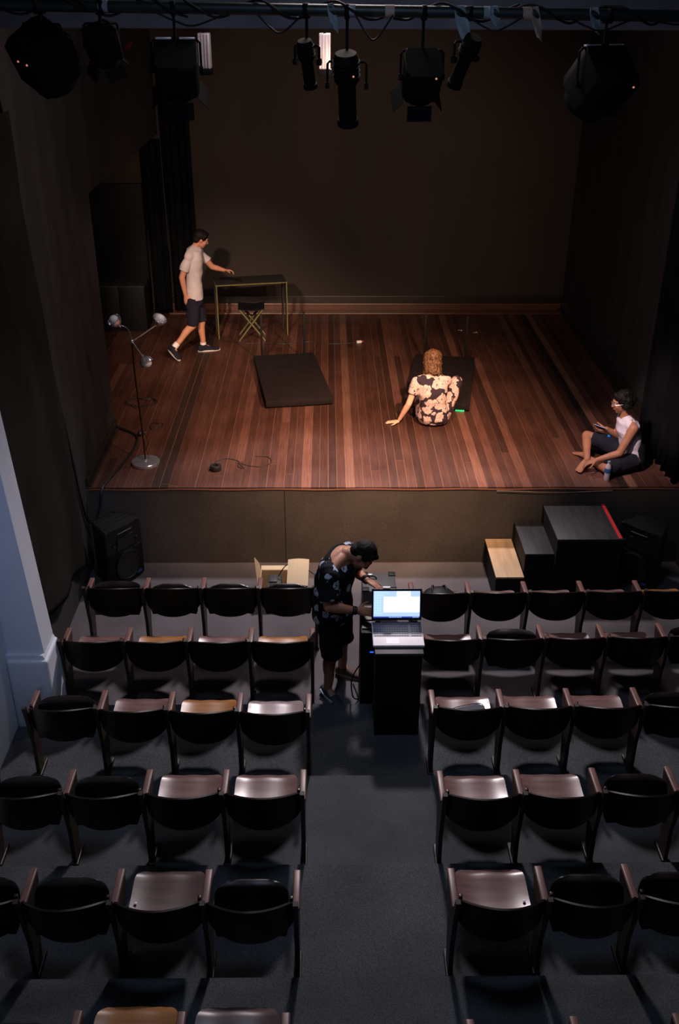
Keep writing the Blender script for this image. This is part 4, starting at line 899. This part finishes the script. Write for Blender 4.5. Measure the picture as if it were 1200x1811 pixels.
def hairdo(parent, A, T, k, mt, back_len=0.0, curls=0, seed=1, bun=None, front=True):
    bm = NB()
    ell(bm, T(0, -0.022, 0.040), (0.088 * k, 0.100 * k, 0.092 * k), A, 24)
    ell(bm, T(0, -0.060, -0.010), (0.072 * k, 0.058 * k, 0.075 * k), A, 20)
    if front: limb(bm, [T(-0.060, 0.030, 0.070), T(0, 0.058, 0.092), T(0.060, 0.030, 0.070)], [0.022 * k, 0.024 * k, 0.022 * k])
    for q in (-1, 1): limb(bm, [T(q * 0.072, 0.020, 0.050), T(q * 0.078, 0.004, 0.012)], [0.014 * k, 0.009 * k], 10)
    if back_len:
        loft(bm, [(T(0, -0.035, 0.03), A @ V((1, 0, 0)), A @ V((0, 1, 0)), 0.092 * k, 0.075 * k), (T(0, -0.040, -0.05), A @ V((1, 0, 0)), A @ V((0, 1, 0)), 0.100 * k, 0.075 * k), (T(0, -0.045, -back_len), A @ V((1, 0, 0)), A @ V((0, 1, 0)), 0.098 * k, 0.060 * k)], 24)
    rnd = random.Random(seed)
    for i in range(curls):
        a = rnd.uniform(math.pi * 0.95, math.pi * 2.05); z = rnd.uniform(-back_len - 0.03, 0.11); rr = 0.080 * math.sqrt(max(0.1, 1 - max(0, z / 0.13) ** 2)) + 0.012
        ell(bm, T(math.cos(a) * rr * 1.06, math.sin(a) * rr * 0.95 - 0.02, z), (rnd.uniform(.014, .024) * k, rnd.uniform(.012, .02) * k, rnd.uniform(.018, .03) * k), A, 10)
    if bun: ell(bm, T(*bun[0]), tuple(x * k for x in bun[1]), A, 18)
    return fuse('hair', bm, mt, parent, 0.006, 2, disp=0.002 if not curls else 0.005, dsc=60, seed=seed)
def person(label, loc): return thing('person', label, 'person', loc)
def torso(bm, secs, g=0.0):
    loft(bm, [(c, sx, fy, a + g, b + g) for c, sx, fy, a, b in secs])

# ---- 1. man walking at the back left of the stage, facing right
o = V((-1.83, 4.18, SZ)); L_ = lambda x, y, z: V((x, y, z)) - o
t = person('man in white T-shirt and dark shorts walking at the back of the stage', o)
SK = skin('skin_walker', (0.60, 0.27, 0.17))
F = V((0.93, 0.30, 0)).normalized(); SD = V((0.30, -0.93, 0)).normalized()
secs = [(L_(-1.835, 4.20, 1.72), SD, F, 0.150, 0.100), (L_(-1.832, 4.20, 1.82), SD, F, 0.145, 0.098), (L_(-1.825, 4.20, 1.95), SD, F, 0.135, 0.090), (L_(-1.815, 4.20, 2.12), SD, F, 0.155, 0.105), (L_(-1.80, 4.205, 2.25), SD, F, 0.175, 0.100), (L_(-1.79, 4.205, 2.34), SD, F, 0.130, 0.075), (L_(-1.785, 4.205, 2.38), SD, F, 0.070, 0.055)]
bm = NB(); torso(bm, secs)
A, T = head(bm, L_(-1.69, 4.225, 2.485), (0.93, 0.28, -0.42), (0.35, 0.05, 1), L_(-1.785, 4.205, 2.36), 0.97)
shN, elN, wrN = L_(-1.845, 4.050, 2.285), L_(-1.955, 4.035, 2.02), L_(-1.925, 4.05, 1.76)
shF, elF, wrF = L_(-1.745, 4.35, 2.285), L_(-1.585, 4.40, 2.07), L_(-1.425, 4.43, 2.015)
yoke(bm, secs[6][0], (shN, shF)); arm_in(bm, shN, elN, wrN); hand(bm, wrN, (0.12, 0.05, -1), (0.3, 1, 0), 0.35, 1)
arm_in(bm, shF, elF, wrF); hand(bm, wrF, (1, 0.05, -0.05), (0, -0.3, -1), 0.75, -1)
hpN, knN, anN = L_(-1.84, 4.115, 1.72), L_(-1.86, 4.10, 1.34), L_(-2.105, 3.99, 1.08)
hpF, knF, anF = L_(-1.83, 4.285, 1.72), L_(-1.765, 4.30, 1.335), L_(-1.765, 4.31, 0.98)
leg_in(bm, hpN, knN, anN, calf=(-1, 0, 0.4)); leg_in(bm, hpF, knF, anF, calf=(-1, 0, 0))
foot(bm, L_(-2.185, 3.985, 1.035), L_(-2.055, 3.865, 0.912), (0.7, -0.2, 0.9), toes=False); foot(bm, L_(-1.815, 4.275, SZ + 0.018), L_(-1.555, 4.35, SZ + 0.015), toes=False)
fuse('body', bm, SK, t, 0.007, 3); face_parts(t, A, T, 0.97)
hairdo(t, A, T, 0.97, M['hair_black'], seed=4)
shoe(t, L_(-2.205, 3.990, 1.020), L_(-2.05, 3.855, SZ + 0.012), M['navy'], (0.7, -0.2, 0.9)); shoe(t, L_(-1.825, 4.27, SZ + 0.001), L_(-1.545, 4.352, SZ + 0.001), M['navy'])
for a_ in (anN, anF):
    kn_ = knN if a_ is anN else knF; dd = (a_ - kn_).normalized(); bm = NB(); limb(bm, [a_ - dd * 0.045, a_ + dd * 0.03], [0.042, 0.044], caps=False); obj('sock', bm, M['white'], t)
bm = NB(); torso(bm, secs[1:5], 0.018); loft(bm, [(L_(-1.835, 4.20, 1.69), SD, F, 0.172, 0.124), (secs[1][0], SD, F, 0.166, 0.120)])
limb(bm, [shN + V((0.02, 0.035, -0.01)), shN.lerp(elN, 0.30), shN.lerp(elN, 0.68)], [0.064, 0.066, 0.066], caps=False); ball(bm, shN + V((0.0, 0.0, 0.0)), 0.0635)
limb(bm, [shF + V((-0.02, -0.03, 0)), shF.lerp(elF, 0.30), shF.lerp(elF, 0.62)], [0.060, 0.060, 0.064], caps=False); ball(bm, shF, 0.0635)
loft(bm, [(secs[3][0], SD, F, 0.172, 0.122), (secs[4][0], SD, F, 0.186, 0.120), (secs[5][0] + V((0, 0, 0.010)), SD, F, 0.142, 0.098), (secs[6][0] - V((0, 0, 0.012)), SD, F, 0.104, 0.080), (secs[6][0] + V((0, 0, 0.004)), SD, F, 0.082, 0.070)])
yoke(bm, secs[6][0] - V((0, 0, 0.01)), (shN, shF), 0.070, 0.066)
fuse('t_shirt', bm, M['tee'], t, 0.008, 2, disp=0.012, dsc=9, seed=2)
bm = NB(); loft(bm, [(L_(-1.83, 4.20, 1.85), SD, F, 0.152, 0.106), (L_(-1.835, 4.20, 1.72), SD, F, 0.165, 0.118), (L_(-1.84, 4.20, 1.62), SD, F, 0.165, 0.118)])
for hp, kn in ((hpN, knN), (hpF, knF)): limb(bm, [hp, hp.lerp(kn, 0.5), kn + V((0, 0, 0.0))], [0.100, 0.093, 0.080], caps=False)
fuse('shorts', bm, M['navy'], t, 0.008, 2, disp=0.010, dsc=12)
bm = NB(); lathe(bm, [(0.018, -0.008), (0.034, -0.008), (0.034, 0.008), (0.018, 0.008)], (-1.352, 4.425, 1.985), (0.3, 0.3, 0.9), 18)
tag(obj('tape_ring', bm, M['black']), 'small black ring held in the outstretched hand of the walking man', 'ring')

# ---- 2. woman sitting on the stage with her back to the camera
o = V((1.24, 1.66, SZ)); L_ = lambda x, y, z: V((x, y, z)) - o
t = person('person with wavy chestnut hair in pink floral clothes sitting on the stage', o)
SK = skin('skin_woman', (0.74, 0.40, 0.28))
F = V((0.10, 1, 0)).normalized(); SD = V((1, -0.10, 0)).normalized()
secs = [(L_(1.245, 1.69, 0.925), SD, F, 0.150, 0.120), (L_(1.245, 1.68, 0.99), SD, F, 0.178, 0.135), (L_(1.24, 1.66, 1.08), SD, F, 0.160, 0.115), (L_(1.23, 1.65, 1.17), SD, F, 0.138, 0.095), (L_(1.22, 1.66, 1.30), SD, F, 0.158, 0.105), (L_(1.212, 1.68, 1.39), SD, F, 0.168, 0.095), (L_(1.210, 1.705, 1.455), SD, F, 0.125, 0.070), (L_(1.211, 1.72, 1.485), SD, F, 0.06, 0.05)]
bm = NB(); torso(bm, secs)
A, T = head(bm, L_(1.218, 1.795, 1.645), (0.05, 1, -0.32), (0, 0.3, 1), L_(1.211, 1.72, 1.47), 0.95)
shL, elL, wrL = L_(1.035, 1.68, 1.425), L_(0.945, 1.62, 1.17), L_(0.850, 1.68, 0.955)
shR, elR, wrR = L_(1.385, 1.73, 1.415), L_(1.445, 1.98, 1.30), L_(1.36, 2.18, 1.22)
yoke(bm, secs[7][0], (shL, shR), 0.040, 0.043); arm_in(bm, shL, elL, wrL, (0.044, 0.036, 0.033, 0.023)); hand(bm, L_(0.838, 1.685, 0.925), (-1, 0.02, -0.10), (0, 0, -1), 0.05, 1, 0.95)
arm_in(bm, shR, elR, wrR, (0.044, 0.036, 0.033, 0.023)); hand(bm, wrR, (-0.7, 0.5, -0.1), (-0.1, -0.2, -1), 0.6, -1, 0.92)
hpL, knL, anL = L_(1.15, 1.74, 1.0), L_(1.10, 2.15, 1.11), L_(1.17, 2.50, 1.055)
hpR, knR, anR = L_(1.36, 1.74, 1.01), L_(1.545, 2.03, 1.285), L_(1.46, 2.28, 1.07)
leg_in(bm, hpL, knL, anL, (0.090, 0.055, 0.046, 0.032)); leg_in(bm, hpR, knR, anR, (0.090, 0.055, 0.046, 0.032))
foot(bm, L_(1.17, 2.47, 1.003), L_(1.19, 2.70, 1.003)); foot(bm, L_(1.465, 2.23, 1.003), L_(1.45, 2.46, 1.003))
fuse('body', bm, SK, t, 0.0065, 3); face_parts(t, A, T, 0.95)
hairdo(t, A, T, 1.03, M['hair_brown'], 0.135, 130, seed=3, front=False)
bm = NB(); torso(bm, secs[:7], 0.016); loft(bm, [(secs[6][0], SD, F, 0.135, 0.084), (secs[7][0] - V((0, 0, 0.005)), SD, F, 0.085, 0.066)]); ball(bm, secs[1][0], (0.19, 0.145, 0.085))
limb(bm, [shL + V((0.06, 0, -0.01)), shL, shL.lerp(elL, 0.55)], [0.060, 0.062, 0.060], caps=False); ball(bm, shL, 0.060)
limb(bm, [shR + V((-0.06, 0, -0.01)), shR, shR.lerp(elR, 0.32)], [0.060, 0.060, 0.058], caps=False); ball(bm, shR, 0.058)
limb(bm, [hpL, hpL.lerp(knL, .5), knL, knL.lerp(anL, .5), anL], [0.104, 0.088, 0.072, 0.064, 0.052], caps=False); ball(bm, knL, 0.070)
limb(bm, [hpR, hpR.lerp(knR, .5), knR], [0.104, 0.094, 0.076], caps=True); limb(bm, [knR, knR.lerp(anR, .5), anR], [0.074, 0.070, 0.056], caps=False)
yoke(bm, secs[7][0] - V((0, 0, 0.012)), (shL, shR), 0.052, 0.056)
fuse('jumpsuit', bm, M['floral_pink'], t, 0.008, 3, disp=0.008, dsc=14, seed=6)

# ---- 3. person sitting cross-legged at the front right of the stage, facing left
o = V((3.22, 0.50, SZ)); L_ = lambda x, y, z: V((x, y, z)) - o
t = person('person in white sleeveless top sitting cross-legged at the right stage corner', o)
SK = skin('skin_sitter', (0.42, 0.185, 0.105))
F = V((-1, 0.05, 0)).normalized(); SD = V((0.05, 1, 0)).normalized()
secs = [(L_(3.29, 0.53, 0.925), SD, F, 0.150, 0.120), (L_(3.285, 0.53, 0.99), SD, F, 0.160, 0.120), (L_(3.27, 0.54, 1.12), SD, F, 0.140, 0.105), (L_(3.235, 0.55, 1.24), SD, F, 0.155, 0.110), (L_(3.20, 0.55, 1.35), SD, F, 0.172, 0.100), (L_(3.17, 0.55, 1.42), SD, F, 0.130, 0.072), (L_(3.155, 0.55, 1.46), SD, F, 0.065, 0.055)]
bm = NB(); torso(bm, secs)
A, T = head(bm, L_(3.095, 0.545, 1.625), (-1, -0.02, -0.20), (-0.2, 0, 1), L_(3.155, 0.55, 1.44), 1.0)
shN, elN, wrN = L_(3.205, 0.375, 1.395), L_(3.08, 0.33, 1.13), L_(2.845, 0.325, 1.055)
shF, elF, wrF = L_(3.18, 0.725, 1.38), L_(3.18, 0.80, 1.13), L_(3.04, 0.765, 1.225)
yoke(bm, secs[6][0], (shN, shF), 0.046, 0.050); arm_in(bm, shN, elN, wrN, (0.053, 0.041, 0.037, 0.026)); hand(bm, wrN, (-1, 0.10, -0.42), (-0.35, 0.1, -1), 0.35, 1)
arm_in(bm, shF, elF, wrF, (0.053, 0.041, 0.037, 0.026)); hand(bm, wrF, (-1, -0.05, 0.02), (0.05, -0.2, 1), 0.55, 1)
hpN, knN, anN = L_(3.27, 0.42, 1.00), L_(2.95, 0.26, 0.985), L_(2.84, 0.60, 0.945)
hpF, knF, anF = L_(3.27, 0.64, 1.00), L_(2.855, 0.83, 1.115), L_(2.795, 0.50, 0.985)
leg_in(bm, hpN, knN, anN); leg_in(bm, hpF, knF, anF)
foot(bm, L_(2.87, 0.63, SZ + 0.004), L_(2.745, 0.83, SZ + 0.004)); foot(bm, L_(2.80, 0.50, SZ + 0.035), L_(2.665, 0.33, SZ + 0.010))
fuse('body', bm, SK, t, 0.007, 3); face_parts(t, A, T, 1.0)
h = hairdo(t, A, T, 1.0, M['hair_black'], 0.020, 34, seed=8, bun=((0, -0.105, 0.010), (0.055, 0.050, 0.055)))
bm = NB()
for q in (-1, 1):
    tube(bm, [T(q * 0.030 + 0.020 * math.cos(a), 0.098, 0.002 + 0.016 * math.sin(a)) for a in [i * math.pi / 8 for i in range(17)]], 0.002, 6)
    tube(bm, [T(q * 0.050, 0.098, 0.004), T(q * 0.074, 0.060, 0.006), T(q * 0.078, 0.0, 0.004)], 0.002, 6)
tube(bm, [T(-0.010, 0.099, 0.004), T(0.010, 0.099, 0.004)], 0.002, 6); obj('glasses', bm, M['metal'], t)
bm = NB(); torso(bm, secs[1:4], 0.014)
loft(bm, [(secs[3][0], SD, F, 0.168, 0.124), (secs[4][0] - V((0, 0, 0.03)), SD, F, 0.168, 0.124), (secs[4][0] + V((0, 0, 0.03)), SD, F, 0.160, 0.118), (secs[5][0] + V((0, 0, 0.0)), SD, F, 0.134, 0.094), (secs[5][0] + V((0.004, 0, 0.016)), SD, F, 0.105, 0.078)])
loft(bm, [(secs[1][0], SD, F, 0.175, 0.136), (secs[2][0], SD, F, 0.158, 0.122)])
yoke(bm, secs[6][0] - V((0, 0, 0.030)), (shN, shF), 0.068, 0.064, 0.66)
fuse('tank_top', bm, M['tank'], t, 0.008, 2, disp=0.010, dsc=10, seed=3)
bm = NB(); loft(bm, [(secs[0][0] - V((0, 0, 0.012)), SD, F, 0.165, 0.135), (secs[1][0] + V((0, 0, 0.04)), SD, F, 0.172, 0.136)])
limb(bm, [hpN, hpN.lerp(knN, .5), hpN.lerp(knN, 1.02)], [0.104, 0.098, 0.088], caps=False); limb(bm, [hpF, hpF.lerp(knF, .5), hpF.lerp(knF, 0.88)], [0.104, 0.098, 0.086], caps=False)
fuse('shorts', bm, M['navy'], t, 0.008, 2, disp=0.010, dsc=12, seed=5)
bm = NB(); loft(bm, [(L_(3.335, 0.53, 0.915), SD, F, 0.17, 0.105), (L_(3.345, 0.53, 1.02), SD, F, 0.165, 0.085), (L_(3.33, 0.53, 1.16), SD, F, 0.145, 0.070), (L_(3.31, 0.54, 1.24), SD, F, 0.12, 0.05)])
tag(fuse('tied_shirt', bm, M['teal_dark'], t, 0.009, 2, disp=0.02, dsc=9, seed=9), 'dark teal cloth behind the lower back')
t2 = thing('phone', 'phone with a lit bluish screen held by the cross-legged person', 'phone', (2.955, 0.735, 1.262)); 
bm = NB(); box(bm, (0, 0, 0), (0.145, 0.072, 0.009), bev=0.004); ob = obj('phone_case', bm, M['black'], t2)
bm = NB(); box(bm, (0, 0, 0.005), (0.132, 0.064, 0.002)); obj('phone_screen', bm, emit('phone_screen', (0.35, 0.55, 1.0), 1.3), t2)
t2.rotation_euler = (R(-22), R(14), R(-20)); t2.scale = (0.9, 0.9, 0.9)
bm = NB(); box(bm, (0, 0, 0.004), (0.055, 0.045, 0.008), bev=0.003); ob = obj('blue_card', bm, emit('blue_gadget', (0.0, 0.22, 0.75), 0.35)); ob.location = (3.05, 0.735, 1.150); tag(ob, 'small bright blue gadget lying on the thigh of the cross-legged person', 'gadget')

# ---- 4. man standing in the aisle bent over the laptop
o = V((0.06, -2.13, 0.0)); L_ = lambda x, y, z: V((x, y, z)) - o
t = person('man in black flowered shirt standing in the aisle bent over the laptop', o)
SK = skin('skin_crew', (0.46, 0.21, 0.13))
F = V((0.88, -0.48, 0)).normalized(); SD = V((0.48, 0.88, 0)).normalized()
FU = V((0.88, -0.48, -0.25)).normalized(); 
secs = [(L_(0.045, -2.14, 0.80), SD, F, 0.160, 0.125), (L_(0.030, -2.14, 0.92), SD, F, 0.162, 0.135), (L_(0.035, -2.13, 1.03), SD, F, 0.158, 0.130), (L_(0.055, -2.12, 1.15), SD, FU, 0.172, 0.130), (L_(0.085, -2.11, 1.26), SD, FU, 0.185, 0.118), (L_(0.120, -2.10, 1.335), SD, V((0.8, -0.3, -0.6)), 0.140, 0.090), (L_(0.145, -2.10, 1.365), SD, V((0.7, -0.3, -0.7)), 0.075, 0.058)]
bm = NB(); torso(bm, secs)
A, T = head(bm, L_(0.285, -2.115, 1.345), (0.52, -0.34, -0.92), (0.80, -0.05, 0.50), L_(0.145, -2.10, 1.35), 1.03)
shN, elN, wrN = L_(0.005, -2.275, 1.265), L_(0.005, -2.395, 1.03), L_(0.235, -2.375, 0.975)
shF, elF, wrF = L_(0.180, -1.935, 1.275), L_(0.235, -1.90, 1.06), L_(0.325, -2.11, 1.10)
yoke(bm, secs[6][0], (shN, shF), 0.050, 0.055); arm_in(bm, shN, elN, wrN, (0.058, 0.046, 0.042, 0.029)); hand(bm, wrN, (1, 0.02, -0.12), (0.1, 0.8, -0.6), 0.40, 1)
arm_in(bm, shF, elF, wrF, (0.058, 0.046, 0.042, 0.029)); hand(bm, wrF, (0.72, -0.62, -0.12), (-0.1, -0.2, -1), 0.35, 1)
hpN, knN, anN = L_(0.01, -2.225, 0.86), L_(0.03, -2.27, 0.47), L_(-0.005, -2.26, 0.10)
hpF, knF, anF = L_(0.08, -2.045, 0.86), L_(0.13, -2.03, 0.47), L_(0.125, -1.955, 0.10)
leg_in(bm, hpN, knN, anN, (0.098, 0.062, 0.056, 0.038), calf=(-1, 0, 0)); leg_in(bm, hpF, knF, anF, (0.098, 0.062, 0.056, 0.038), calf=(-1, 0, 0))
foot(bm, L_(-0.03, -2.225, 0.018), L_(0.10, -2.43, 0.015), toes=False); foot(bm, L_(0.085, -1.94, 0.018), L_(0.30, -2.01, 0.015), toes=False)
fuse('body', bm, SK, t, 0.007, 3); face_parts(t, A, T, 1.03)
hairdo(t, A, T, 1.03, M['hair_black'], seed=5)
shoe(t, L_(-0.05, -2.20, 0.001), L_(0.115, -2.445, 0.001), M['shoe_dark'], logo=1); shoe(t, L_(0.075, -1.935, 0.001), L_(0.315, -2.015, 0.001), M['shoe_brown'])
bm = NB(); torso(bm, secs[:6], 0.022); loft(bm, [(L_(0.045, -2.14, 0.765), SD, F, 0.190, 0.160), (secs[1][0], SD, F, 0.186, 0.160)])
limb(bm, [shN + V((0, 0.06, 0)), shN, shN.lerp(elN, 0.80)], [0.080, 0.086, 0.088], caps=False); ball(bm, shN, 0.080)
limb(bm, [shF + V((0, -0.06, 0)), shF, shF.lerp(elF, 0.80)], [0.080, 0.084, 0.086], caps=False); ball(bm, shF, 0.078)
fuse('floral_shirt', bm, M['floral_blue'], t, 0.008, 2, disp=0.014, dsc=8, seed=12)
bm = NB(); loft(bm, [(L_(0.04, -2.14, 0.92), SD, F, 0.168, 0.142), (L_(0.045, -2.14, 0.80), SD, F, 0.175, 0.145), (L_(0.045, -2.14, 0.74), SD, F, 0.17, 0.140)])
for hp, kn in ((hpN, knN), (hpF, knF)): limb(bm, [hp, hp.lerp(kn, .5), kn + V((0, 0, -0.03))], [0.112, 0.105, 0.094], caps=False)
fuse('shorts', bm, M['teal_dark'], t, 0.008, 2, disp=0.010, dsc=12, seed=7)
for wr, el in ((wrN, elN), (wrF, elF)):
    d = (wr - el).normalized()
    for q in range(3):
        bm = NB(); lathe(bm, [(0.031, -0.005), (0.036, -0.005), (0.036, 0.005), (0.031, 0.005)], wr - d * (0.010 + q * 0.014), d, 18); obj('bracelet', bm, M['black'], t)
